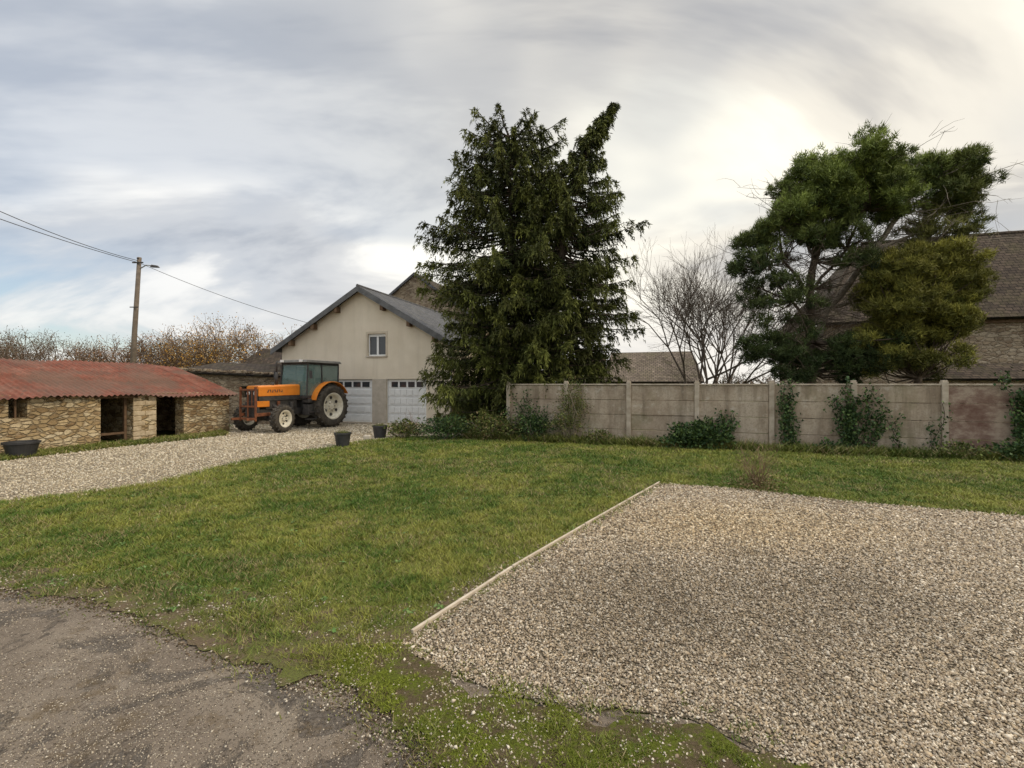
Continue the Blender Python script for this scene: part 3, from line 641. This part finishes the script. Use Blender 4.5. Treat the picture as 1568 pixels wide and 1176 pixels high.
m=M('cream_render',.92,.15); c=m.ramp(m.noise(1.2,7,.6),[(.3,(.70,.61,.47)),(.7,(.80,.71,.57))]); c=m.mix(m.ramp(m.noise(1,6,.6,vec=m.map((2.5,2.5,.3))),[(.5,0),(.75,.35)]),c,(.50,.43,.33)); c=m.mix(m.ramp(m.noise(90,3),[(.4,0),(.8,.35)]),c,(.5,.43,.33)); m.col(c); m.bump(m.noise(60,5,.7),.8,.015); m_crepi=m.m
m_white=noisy('white_paint',(.72,.72,.70),(.80,.80,.78),3,.5,.4,bst=0)
m_grey=noisy('grey_plinth',(.40,.35,.28),(.54,.48,.40),4)
m_dark=noisy('dark_void',(.02,.018,.016),(.04,.035,.03),4,bst=0)
m_wood=noisy('brown_timber',(.10,.06,.035),(.2,.13,.08),8,bs=40)
m_slate=tile_mat('slate_roof',(.105,.105,.115),(.16,.16,.165),(.04,.04,.045),.3,.22,(.15,.14,.10),.35,.3,.2)
m_glass=M('window_glass',.08,.6).col((.04,.045,.05)).m
m_metal=noisy('zinc',(.3,.31,.32),(.4,.41,.42),5,.45,.5,bst=0,metal=.6)
gr=empty('garage_house',(-11.34,23.2,0),E); Wd=9.03; D_=9.5; ze=3.6; za=6.2; hx=Wd/2; sl=(za-ze)/hx
d1=(2.85,5.09);d2=(5.85,7.85)
wall_panel('front_wall',[(0,0),(Wd,0),(Wd,ze),(hx,za),(0,ze)],[rect(d1[0],.02,d1[1],2.02),rect(d2[0],.02,d2[1],2.02),rect(4.85,3.1,5.8,4.12)],.25,m_crepi,gr)
wk=Acc(); wk.box(Wd-.25,.252,0,Wd-.002,D_,ze-.02); wk.box(.002,.252,0,.25,D_,ze-.02); wk.obj('side_walls',m_crepi,gr)
wall_panel('back_wall',[(0,0),(Wd,0),(Wd,ze),(hx,za),(0,ze)],[],.2,m_crepi,gr,Matrix.Translation((0,D_,0)))
def gslope(name,side,ov_e,ov_f,mat,root,W,zA,sl,Dp,th=.1):
    hxx=W/2; run=hxx+ov_e; ln=run*math.hypot(1,sl)
    xr=hxx+side*run; zr=zA-sl*run
    if side>0: return slab(name,(xr,-ov_f,zr+.02),(0,1,0),(-1,0,sl),[(0,0),(Dp+ov_f*2,0),(Dp+ov_f*2,ln),(0,ln)],th,mat,root)
    return slab(name,(xr,Dp+ov_f,zr+.02),(0,-1,0),(1,0,sl),[(0,0),(Dp+ov_f*2,0),(Dp+ov_f*2,ln),(0,ln)],th,mat,root)
gslope('roof_right',1,.22,.3,m_slate,gr,Wd,za,sl,D_); gslope('roof_left',-1,.4,.3,m_slate,gr,Wd,za,sl,D_)
fa=Acc()
for s in (1,-1):
    ov=.22 if s>0 else .4; x0=hx; x1=hx+s*(hx+ov); z1=za-sl*(hx+ov)
    fa.loft([(x0,-.335,za-.14),(x1,-.335,z1-.14),(x1,-.335,z1+.12),(x0,-.335,za+.12)],[(x0,-.303,za-.14),(x1,-.303,z1-.14),(x1,-.303,z1+.12),(x0,-.303,za+.12)])
fa.obj('bargeboards',noisy('slate_bargeboard',(.09,.09,.09),(.16,.16,.16),4,.5),gr)
pu=Acc()
for xq in (.7,2.0,3.3,5.75,7.1,8.35):
    zq=za-sl*abs(xq-hx)-.34; pu.box(xq-.08,-.3,zq,xq+.08,-.002,zq+.26)
pu.obj('purlin_ends',m_wood,gr,bevel=.005)
wa=Acc(); x0,x1,z0,z1=4.85,5.8,3.1,4.12
for b in ((x0,z0,x0+.06,z1),(x1-.06,z0,x1,z1),(x0+.062,z0,x1-.062,z0+.06),(x0+.062,z1-.13,x1-.062,z1),((x0+x1)/2-.05,z0+.062,(x0+x1)/2+.05,z1-.132)): wa.box(b[0],.09,b[1],b[2],.15,b[3])
wa.obj('window_frame',m_white,gr,bevel=.004)
Acc().box(x0,.13,z0,x1,.135,z1).obj('window_glass',m_glass,gr); Acc().box(x0-.08,-.06,z0-.07,x1+.08,.088,z0-.002).obj('window_sill',m_grey,gr,bevel=.005)
sr_=Acc()
for b in ((x0-.1,z0,x0,z1+.1),(x1,z0,x1+.1,z1+.1),(x0,z1,x1,z1+.1)): sr_.box(b[0],-.012,b[1],b[2],-.001,b[3])
sr_.obj('window_surround',noisy('surround_render',(.52,.44,.33),(.6,.52,.4),4),gr)
dr=Acc();dw=Acc()
for a0,a1 in (d1,d2):
    for k in range(5):
        zz=.03+k*.397; dr.box(a0+.03,.1+.002*(k%2),zz,a1-.03,.14,zz+.39)
    n=4; wdt=(a1-a0-.3)/n
    for q in range(n):
        xx=a0+.15+q*wdt; dw.box(xx+.05,.084,1.66,xx+wdt-.05,.091,1.90)
    for q in range(6):
        xx=a0+.1+q*(a1-a0-.2)/6
        for k in range(4):
            zz=.03+k*.397; dr.box(xx+.04,.080,zz+.07,xx+(a1-a0-.2)/6-.04,.0995,zz+.32)
    dr.box(a0,.06,0,a0+.028,.16,2.02); dr.box(a1-.028,.06,0,a1,.16,2.02)
dr.obj('garage_doors',m_white,gr,bevel=.008); dw.obj('door_windows',m_glass,gr)
pl=Acc(); pl.box(d1[1]+.01,-.02,0,d2[0]-.01,-.001,2.03); pl.box(0.,-.02,0,d1[0]-.01,-.001,.35);pl.box(d2[1]+.01,-.02,0,Wd,-.001,.3); pl.obj('plinth',m_grey,gr)
Acc().tube([(Wd+.12,-.2,ze-.12),(Wd+.12,D_,ze-.12)],.07,8).tube([(Wd+.06,-.07,ze-.15),(Wd+.05,-.06,0.05)],.04,8).obj('gutter',m_metal,gr,smooth=True)
Acc().tube([(hx,-.33,za+.13),(hx,D_+.3,za+.13)],.07,8).obj('ridge_tiles',m_slate,gr)
m_rub=stone_mat('rubble_stone_grey',(.23,.165,.11),(.38,.29,.195),(.52,.42,.30),(.42,.34,.25),4.6,1.9,.07,.6)
m_tile=tile_mat('old_clay_tiles',(.055,.042,.034),(.11,.082,.062),(.012,.010,.009),.26,.2,(.10,.09,.045),.5,.35)
sh=empty('stone_house',(-6.6-4.6*.958,32+4.6*.287,0),E); W2=9.2; zA=9.25; s2=.72; zE=zA-s2*W2/2
wall_panel('gable_wall',[(0,0),(W2,0),(W2,zE),(W2/2,zA),(0,zE)],[rect(4.2,6.3,4.9,7.0)],.4,m_rub,sh)
Acc().box(0.002,.402,0,.4,9,zE-.05).box(W2-.4,.402,0,W2-.002,9,zE-.05).obj('side_walls',m_rub,sh)
Acc().box(4.2,.3,6.3,4.9,.32,7.0).obj('shutter',m_wood,sh)
gslope('roof_right',1,.25,.12,m_tile,sh,W2,zA,s2,9); gslope('roof_left',-1,.25,.12,m_tile,sh,W2,zA,s2,9)
va=Acc()
for s in (1,-1):
    x1=W2/2+s*(W2/2+.25); z1_=zA-s2*(W2/2+.25); va.loft([(W2/2,-.16,zA-.06),(x1,-.16,z1_-.06),(x1,-.16,z1_+.13),(W2/2,-.16,zA+.13)],[(W2/2,-.123,zA-.06),(x1,-.123,z1_-.06),(x1,-.123,z1_+.13),(W2/2,-.123,zA+.13)])
va.obj('verges',m_slate,sh)
m_brick=tile_mat('chimney_brick',(.3,.14,.08),(.36,.18,.11),(.4,.36,.3),.22,.07,(.2,.15,.1),.2)
fh=empty('chimney_house',(-18.2,30.5,0),E)
wall_panel('front_wall',[(0,0),(6,0),(6,2.6),(0,2.6)],[],.3,m_rub,fh)
slab('roof',(-.2,-.25,2.5),(1,0,0),(0,1,.55),[(0,0),(6.4,0),(6.4,3.5),(0,3.5)],.1,m_tile,fh); slab('roof_back',(6.2,6.0,2.5),(-1,0,0),(0,-1,.55),[(0,0),(6.4,0),(6.4,3.3),(0,3.3)],.1,m_tile,fh)
Acc().box(3.2,2.2,3.0,4.1,2.8,5.3).box(3.14,2.14,5.3,4.16,2.86,5.42).obj('chimney',m_brick,fh)
ob=empty('stone_outbuilding',(-15.2,21.3,0),(.99,-.14))
wall_panel('wall',[(0,0),(5.2,0),(5.2,2.1),(0,2.3)],[rect(3.2,1.2,3.8,1.7)],.4,m_rub,ob); Acc().box(3.2,.3,1.2,3.8,.32,1.7).obj('opening',m_dark,ob)
slab('roof',(-.2,-.2,2.3),(1,0,-.04),(0,1,.18),[(0,0),(5.6,0),(5.6,3),(0,3)],.08,m_tile,ob)
cc=Acc()
for i in range(12): cc.box(.1+i*.42,-.15+random.uniform(-.05,.05),2.40-i*.017,.1+i*.42+.3,.2,2.48-i*.017+random.uniform(0,.06))
cc.obj('roof_edge_stones',m_rub,ob,bevel=.02)
lr=empty('tiled_cottage',(5.2,26.5,0),E)
wall_panel('front_wall',[(0,0),(5,0),(5,1.9),(0,1.9)],[],.3,m_rub,lr)
slab('roof',(-.2,-.2,1.85),(1,0,0),(0,1,.62),[(0,0),(5.4,0),(5.0,3.4),(.4,3.4)],.1,tile_mat('pale_tiles',(.17,.135,.105),(.26,.21,.165),(.06,.05,.045),.22,.16),lr)
slab('roof_end',(5.2,-.2,1.85),(0,1,0),(-.2,0,.9),[(0,0),(5.6,0),(2.9,1.9)],.05,m_tile,lr)
Acc().box(-1.2,1.5,0,-.2,3,3.6).obj('end_wall',m_rub,lr)
m_barnst=stone_mat('barn_stone',(.28,.20,.13),(.46,.36,.25),(.60,.50,.37),(.5,.41,.31),4.2,2.0,.07,.65)
bn=empty('stone_barn',(14.38,21.66,0),E); BL=24; BD=8
wall_panel('front_wall',[(0,0),(BL,0),(BL,4.6),(0,4.6)],[],.45,m_barnst,bn)
wall_panel('end_wall',[(.452,0),(BD,0),(BD,4.6),(.452,4.6)],[],.45,m_barnst,bn,Matrix(((0,-1,0,.45),(1,0,0,0),(0,0,1,0),(0,0,0,1))))
sl3=1.05; ru=BD/2+.3; ll=ru*math.hypot(1,sl3)
slab('roof_front',(-.3,-.3,4.5),(1,0,0),(0,1,sl3),[(0,0),(BL+.6,0),(BL+.6,ll),(3.2,ll)],.12,m_tile,bn)
slab('roof_hip',(-.3,BD+.3,4.5),(0,-1,0),(3.2,0,ru*sl3),[(0,0),(2*ru,0),(ru,math.hypot(3.2,ru*sl3))],.12,m_tile,bn)
Acc().tube([(2.9,BD/2,4.5+ru*sl3+.12),(BL+.3,BD/2,4.5+ru*sl3+.12)],.11,8).obj('ridge_tiles',m_tile,bn)
Acc().box(-.1,-.1,4.38,BL+.1,-.002,4.5).obj('eaves',m_wood,bn)
lt=empty('lean_to_shed',(15.0,17.4,0),E)
wall_panel('front_wall',[(0,0),(9,0),(9,1.95),(0,1.95)],[],.3,m_barnst,lt)
slab('roof',(-.2,-.25,1.92),(1,0,0),(0,1,.42),[(0,0),(9.4,0),(9.4,1.5),(0,1.5)],.08,m_tile,lt)
gt=empty('wooden_gate',(-2.45,20.2,0),(.93,-.36)); ga=Acc()
for i in range(14): ga.box(i*.13,0,.06,i*.13+.12,.025,1.75+random.uniform(-.02,.02))
ga.box(0,.027,.4,1.8,.06,.5).box(0,.027,1.4,1.8,.06,1.5).box(-.12,-.03,0,-.02,.07,1.9).box(1.84,-.03,0,1.94,.07,1.9)
ga.obj('boards',noisy('red_brown_timber',(.12,.05,.03),(.22,.1,.06),6,bs=40),gt,bevel=.004)

# ------------------------------------------------------------------ stone shed (left)
m_lime=stone_mat('limestone_rubble',(.30,.195,.10),(.60,.45,.25),(.80,.68,.47),(.40,.30,.19),5.2,2.0,.065,.55)
sx=Vector((.3303,.9439)).normalized()
ss=empty('stone_shed',(-16.91+.35*8,8,0),(sx.x,sx.y))
LW=10.35; H=1.52
holes=[rect(4.13,.92,4.5,1.42)]
outer=[(0,0),(6.15,0),(6.15,1.38),(7.02,1.40),(7.02,0),(7.72,0),(7.72,1.40),(8.62,1.40),(8.62,0),(LW,0),(LW,H-.02),(0,H)]
wall_panel('front_wall',outer,holes,.42,m_lime,ss)
Acc().box(0,2.8,0,LW,3.1,2.35).box(LW-.4,.422,0,LW-.002,2.798,1.5).box(7.25,.422,0,7.6,2.798,1.6).box(5.3,.422,0,5.6,2.798,1.6).obj('inner_walls',m_lime,ss)
li=Acc(); li.box(6.0,-.03,1.37,7.2,.1,1.5).box(7.6,-.03,1.385,8.75,.1,1.5).box(4.05,-.02,1.42,4.6,.1,1.5)
li.obj('lintels',m_wood,ss,bevel=.01)
bx_=Acc(); bx_.box(6.17,.25,0,6.24,.33,1.36).box(6.93,.25,0,7.0,.33,1.36).box(6.24,.27,.25,6.93,.31,.32).box(4.29,.1,.92,4.33,.14,1.42).box(8.0,.6,0,8.07,.67,1.4); bx_.obj('frames',m_wood,ss)
q=Acc()
for k in range(9):
    zz=k*.16; dx=.12 if k%2 else .02
    q.box(7.03,-.015,zz,7.25+dx,.2,zz+.15)
    if k%3: q.box(7.5-dx,-.015,zz,7.71,.2,zz+.15)
q.obj('quoins',noisy('quoin_stone',(.38,.29,.18),(.66,.55,.39),5,bs=30,bst=.6),ss,bevel=.02)
m=M('red_corrugated_sheet',.8,.2); c=m.ramp(m.noise(1.6,7,.65),[(.3,(.11,.04,.028)),(.5,(.20,.07,.045)),(.7,(.27,.125,.09))])
c=m.mix(m.ramp(m.noise(5,6,.7),[(.5,0),(.68,.75)]),c,(.10,.07,.052)); c=m.mix(m.ramp(m.noise(.6,5,.6),[(.45,0),(.58,.6)]),c,(.14,.10,.075)); m.col(c); m.bump(m.noise(30,5),.3,.01)
nx=720; xs=np.linspace(-.3,LW+.2,nx); rows=[]
yz=[(-.28,1.46),(1.3,1.97),(1.31,2.0),(3.2,2.60)]
sag=lambda x,y:.03*np.sin(x*1.3+y)+.02*np.sin(x*2.9)
for y_,z_ in yz: rows.append(np.stack([xs,np.full(nx,y_)+.03*np.sign(np.sin(xs*3.6)),z_+.022*np.sin(xs*2*np.pi/.15)+sag(xs,y_)-.012*(xs-5)],1))
V=np.concatenate(rows); i=np.arange(nx-1); F=np.concatenate([np.stack([r*nx+i,r*nx+i+1,(r+1)*nx+i+1,(r+1)*nx+i],1) for r in range(3)])
mk('corrugated_roof',V,F,m.m,ss)
rc=Acc()
for i in range(17): rc.box(-.1+i*.65,-.2,1.40-.012*(i*.65-5),-.02+i*.65,0,1.45-.012*(i*.65-5))
rc.obj('rafter_ends',m_wood,ss)

# ------------------------------------------------------------------ tractor
m=M('orange_paint',.45,.4); c=m.ramp(m.noise(3,6),[(.3,(.64,.18,.020)),(.7,(.78,.27,.030))]); c=m.mix(m.ramp(m.noise(6,8,.75),[(.55,0),(.68,.65)]),c,(.20,.095,.045)); m.col(c); m_or=m.m
m_blk=noisy('black_metal',(.03,.03,.03),(.08,.072,.065),6,.6,.3,bst=.1)
m_tyre=noisy('tyre_rubber',(.04,.036,.032),(.11,.095,.075),8,.9,.2,bst=.3)
m_cream=noisy('cream_rim',(.62,.56,.42),(.82,.78,.66),9,.5,.35,bst=.1)
m_rustr=noisy('rusty_frame',(.12,.045,.025),(.26,.10,.045),8,.75,.25)
m_cg=M('cab_glass',.05,.7).col((.16,.27,.25)); m_cg.b.inputs['Alpha'].default_value=.45; m_cg=m_cg.m
tr=empty('farm_tractor',(-8.31,19.84,.01),(-.38,-.925))
def wheel(nm,x,y,R_,wd,rim,lug,side,steer=0):
    p=empty(nm,(0,0,0)); p.parent=tr; p.matrix_local=Matrix.Translation((x,y,R_))@Matrix.Rotation(steer,4,'Z')
    h=wd/2; Rb=R_-.035
    Acc().lathe([(rim,-h*.75),(rim+.04,-h),(Rb*.9,-h*1.02),(Rb*.975,-h*.9),(Rb,-h*.55),(Rb,h*.55),(Rb*.975,h*.9),(Rb*.9,h*1.02),(rim+.04,h),(rim,h*.75)],n=56).obj('tyre',m_tyre,p,smooth=True)
    la=Acc(); n=lug
    for i in range(n):
        for s in (1,-1):
            a=2*math.pi*(i+(0 if s>0 else .5))/n
            Mx=Matrix.Rotation(-a,4,'Y')@Matrix.Translation((Rb+.012,s*h*.5,0))@Matrix.Rotation(s*.65,4,'X')
            la.box(-.03,-h*.5,-.02*R_/.5,.022,h*.5,.02*R_/.5,Mx)
    la.obj('lugs',m_tyre,p,bevel=.004)
    ra=Acc(); s=side
    ra.lathe([(rim+.03,s*h*1.0),(rim-.03,s*h*1.0),(rim-.06,s*h*.6),(rim*.8,s*h*.25),(rim*.45,s*h*.2),(rim*.4,s*h*.45),(rim*.2,s*h*.5),(.001,s*h*.5)],n=48)
    ra.lathe([(rim+.015,-s*h*.98),(rim-.02,-s*h*.98),(rim-.04,-s*h*.3),(rim*.8,s*h*.2)],n=48); ra.obj('rim',m_cream,p,smooth=True)
    b=Acc()
    for i in range(8):
        a=2*math.pi*i/8; b.tube([(rim*.32*math.cos(a),s*h*.42,rim*.32*math.sin(a)),(rim*.32*math.cos(a),s*(h*.5+.025),rim*.32*math.sin(a))],.016,6)
    for i in range(6):
        a=2*math.pi*(i+.5)/6; b.tube([(rim*.66*math.cos(a),s*h*.15,rim*.66*math.sin(a)),(rim*.66*math.cos(a),s*(h*.3+.01),rim*.66*math.sin(a))],.05*rim/.4,8)
    b.obj('bolts',m_blk,p)
wheel('rear_wheel_left',0,.80,.88,.42,.52,22,1); wheel('rear_wheel_right',0,-.80,.88,.42,.52,22,-1)
wheel('front_wheel_left',2.42,.86,.52,.29,.29,20,1,.12); wheel('front_wheel_right',2.42,-1.0,.52,.29,.29,20,-1,.12)
Acc().box(2.34,-.87,.42,2.5,.75,.56).box(2.2,-.2,.5,2.65,.2,.75).tube([(0,-.6,.86),(0,.6,.86)],.14,12).box(-.35,-.3,.55,.9,.3,1.15).box(.9,-.22,.6,2.95,.22,.85).box(1.2,-.26,.85,2.6,.26,1.2).tube([(1.5,.3,.75),(1.5,.3,1.1)],.09,10).tube([(2.0,.28,.95),(2.35,.28,.95)],.07,10).box(2.9,-.28,.6,3.05,.28,1.15).obj('chassis_engine',m_blk,tr,bevel=.012)
def ring(x,w,z0,z1,ch=.07): return [(x,-w,z0),(x,w,z0),(x,w,z1-ch),(x,w-ch,z1),(x,-w+ch,z1),(x,-w,z1-ch)]
Acc().loft(ring(1.12,.34,1.36,1.78,.05),ring(2.96,.31,1.34,1.72,.05)).obj('hood',m_or,tr,bevel=.012)
Acc().loft(ring(1.14,.325,1.19,1.358,.01),ring(2.94,.295,1.17,1.338,.01)).obj('hood_side_grille',m_blk,tr)
Acc().box(2.962,-.27,1.0,3.0,.27,1.6).obj('front_grille',m_blk,tr,bevel=.01)
Acc().loft([(2.5,-.31,.95),(2.5,.31,.95),(2.5,.31,1.165),(2.5,-.31,1.165)],[(3.0,-.29,.95),(3.0,.29,.95),(3.0,.29,1.165),(3.0,-.29,1.165)]).obj('nose_sides',m_or,tr,bevel=.01)
for yy in (-.17,.17): Acc().lathe([(.001,.012),(.065,.01),(.075,0),(.075,-.03)],axis='z',n=20).obj('headlight',m_white,tr,matrix=Matrix.Translation((3.01,yy,1.45))@Matrix.Rotation(math.pi/2,4,'Y'))
Acc().tube([(1.75,-.2,1.7),(1.75,-.2,2.25)],.055,12).tube([(1.75,-.2,2.25),(1.75,-.2,2.62),(1.7,-.2,2.68)],.032,10).tube([(2.2,.12,1.65),(2.2,.12,1.86)],.05,10).obj('exhaust_and_intake',m_blk,tr,smooth=True)
de=Acc()
for i in range(7):
    x_=1.95+i*.1; yy=.34-.03*((x_-1.12)/1.84)+.003
    de.box(x_,yy,1.48,x_+.03,yy+.003,1.58).box(x_+.032,yy,1.55 if i%2 else 1.48,x_+.07,yy+.003,1.58 if i%2 else 1.51)
de.obj('hood_lettering',m_blk,tr)
for s in (1,-1):
    fe=Acc(); n=14; r=.97; y0,y1=s*.52,s*1.0
    ra_=[]
    for i in range(n+1):
        a=math.radians(15+i*(150-15)/n); ra_.append((math.cos(a)*r,math.sin(a)*r+.9))
    for i in range(n):
        (xa,za_),(xb,zb)=ra_[i],ra_[i+1]
        fe.loft([(xa,y0,za_),(xa,y1,za_),(xa,y1,za_+.03),(xa,y0,za_+.03)],[(xb,y0,zb),(xb,y1,zb),(xb,y1,zb+.03),(xb,y0,zb+.03)])
    V=[(x_,y0,z_) for x_,z_ in ra_]+[(x_,y0+s*.02,z_) for x_,z_ in ra_]; k=len(ra_)
    fe.add(V,[tuple(range(k)),tuple(range(k,2*k))[::-1]])
    fe.obj('fender',m_or,tr)
    Acc().box(.78,s*.42,1.04,1.10,s*.78,1.21).box(.80,s*.45,.55,1.1,s*.78,.98).obj('fuel_tank',m_blk,tr,bevel=.03)
    Acc().box(.75,s*.6,.38,1.1,s*.85,.42).box(.75,s*.8,.66,1.1,s*.87,.70).box(.76,s*.84,.38,.8,s*.86,.9).obj('steps',m_blk,tr)
cb=Acc(); cz0,cz1=1.25,2.62
for s in (1,-1):
    for (xb,xt) in ((1.15,1.05),(.35,.33),(-.55,-.62)):
        cb.tube([(xb,s*.72,cz0),(xt,s*.68,cz1)],.035,6)
    cb.box(-.6,s*.70-.02,1.22,1.17,s*.70+.02,1.34); cb.box(-.62,s*.66-.02,2.56,1.08,s*.66+.02,2.64)
cb.box(1.10,-.72,1.22,1.16,.72,1.34); cb.box(-.6,-.72,1.22,-.54,.72,1.34); cb.box(1.02,-.68,2.56,1.08,.68,2.64); cb.box(-.64,-.68,2.56,-.6,.68,2.64)
cb.obj('cab_frame',m_blk,tr)
rf=lambda x,w,z:[(x[0],-w,z),(x[1],-w,z),(x[1],w,z),(x[0],w,z)]
Acc().loft(rf((-.74,1.22),.78,2.645),rf((-.68,1.15),.72,2.75)).obj('cab_roof',noisy('cab_roof_paint',(.10,.095,.085),(.2,.19,.17),4,.6),tr,bevel=.02)
gl=Acc()
for s in (1,-1):
    gl.loft([(1.12,s*.715,1.34),(-.55,s*.715,1.34),(-.6,s*.678,2.56),(1.03,s*.678,2.56)],[(1.12,s*.708,1.34),(-.55,s*.708,1.34),(-.6,s*.671,2.56),(1.03,s*.671,2.56)])
gl.loft([(1.125,-.68,1.34),(1.125,.68,1.34),(1.04,.65,2.56),(1.04,-.65,2.56)],[(1.118,-.68,1.34),(1.118,.68,1.34),(1.033,.65,2.56),(1.033,-.65,2.56)])
gl.loft([(-.57,-.68,1.34),(-.57,.68,1.34),(-.61,.65,2.56),(-.61,-.65,2.56)],[(-.56,-.68,1.34),(-.56,.68,1.34),(-.6,.65,2.56),(-.6,-.65,2.56)])
gl.obj('cab_glass',m_cg,tr)
Acc().box(-.3,-.25,1.2,.2,.25,1.5).box(-.4,-.25,1.5,-.28,.25,2.05).tube([(1.0,0,1.3),(.7,0,1.75)],.03,8).box(.95,-.3,1.2,1.1,.3,1.65).obj('seat_and_console',m_blk,tr,bevel=.03)
Acc().lathe([(.20,-.015),(.22,0),(.20,.015),(.18,0),(.20,-.015)],axis='z',n=24).obj('steering_wheel',m_blk,tr,matrix=Matrix.Translation((.68,0,1.77))@Matrix.Rotation(-.9,4,'Y'))
for s in (1,-1):
    Acc().box(1.15,s*.72,2.3,1.17,s*.95,2.32).box(1.15,s*.88,2.0,1.18,s*1.02,2.3).obj('mirror',m_blk,tr)
    Acc().box(1.2,s*.5-.07,2.66,1.26,s*.5+.07,2.76).obj('work_light',m_white,tr)
fl=Acc()
for s in (1,-1):
    fl.box(3.12,s*.38-.03,.45,3.18,s*.38+.03,1.68); fl.box(1.9,s*.36-.03,.62,3.12,s*.36+.03,.74); fl.box(2.1,s*.36-.03,.75,2.2,s*.36+.03,1.15)
    fl.box(3.185,s*.38-.03,.5,3.5,s*.38+.03,.58)
fl.box(3.12,-.345,.95,3.18,.345,1.01).box(3.12,-.345,1.55,3.18,.345,1.61).box(3.12,-.345,.5,3.18,.345,.58).tube([(3.15,0,.6),(3.15,0,1.6)],.03,8).tube([(3.15,.2,1.0),(3.15,.2,1.57)],.02,8)
fl.obj('front_lift_frame',m_rustr,tr,bevel=.006)
fo=Acc(); fo.box(-1.3,-.45,.5,-.35,-.4,.58).box(-1.3,.4,.5,-.35,.45,.58).box(-1.35,-.5,.45,-1.28,.5,.62); fo.obj('rear_linkage',m_blk,tr)

# ------------------------------------------------------------------ pots
m_pot=noisy('black_plastic',(.025,.025,.027),(.05,.05,.052),5,.5,.4,bst=0); m_soil=noisy('soil',(.05,.035,.02),(.1,.075,.05),20)
def pot(x,y,r,h,weeds=True):
    p=empty('plant_pot',(x,y,.01))
    Acc().lathe([(.001,.0),(r*.74,0),(r*.97,h-.05),(r*1.06,h-.05),(r*1.06,h),(r*.95,h),(r*.92,h-.07)],axis='z',n=32).obj('pot',m_pot,p,smooth=False)
    Acc().lathe([(.001,h-.05),(r*.93,h-.06)],axis='z',n=24).obj('soil',m_soil,p)
    if weeds:
        n=160; P=R.normal(0,1,(n,3))*np.array([r*.4,r*.4,.02]); P[:,2]+=h-.03
        V,F,C=tri_leaves(P,R.normal(0,.4,(n,3))+np.array([0,0,1]),R.uniform(.05,.14,n),R.uniform(.008,.016,n),np.tile(np.array([(.12,.13,.04)]),(n,1))); mk('weeds',V,F,m_leaf,p,C)
pot(-4.86,13.5,.23,.40); pot(-4.38,15.6,.24,.42); pot(-12.05,11.55,.33,.38,False)
Acc().box(-4.72,14.9,0,-4.5,15.05,.16).obj('stone_block',m_grey,None,bevel=.02)

# ------------------------------------------------------------------ utility pole and wires
up=empty('utility_pole',(-21.1,26,0)); pol=noisy('weathered_pole',(.12,.095,.075),(.22,.18,.14),4,bs=20,bst=.4)
Acc().tube([(0,0,-.2),(.22,0,4.5),(.5,0,8.8)],[.15,.125,.1],12).obj('pole',pol,up,smooth=True)
Acc().tube([(.48,0,8.15),(.95,-.1,8.35),(1.35,-.15,8.3)],.03,6).obj('lamp_arm',m_metal,up)
Acc().loft([(1.25,-.25,8.22),(1.7,-.25,8.2),(1.7,-.05,8.2),(1.25,-.05,8.22)],[(1.3,-.2,8.36),(1.62,-.2,8.31),(1.62,-.1,8.31),(1.3,-.1,8.36)]).obj('lamp_head',m_blk,up,bevel=.02)
Acc().box(.2,-.14,8.45,.8,-.1,8.52).box(.45,-.14,8.7,.55,.1,8.75).box(.1,-.18,6.0,.55,-.14,6.05).obj('brackets',m_blk,up)
for k,(a,b,sag_) in enumerate((((.5,0,8.6),(1.2,-16,10.3),.75),((.5,0,8.5),(1.2,-16,8.9),.35),((.5,0,8.5),(11.3,3.0,4.9),.35))):
    pts=[]
    for i in range(25):
        t=i/24; p=Vector(a).lerp(Vector(b),t); p.z-=sag_*4*t*(1-t); pts.append(p)
    Acc().tube(pts,.016 if k<2 else .013,5).obj('wire',m_blk,up)
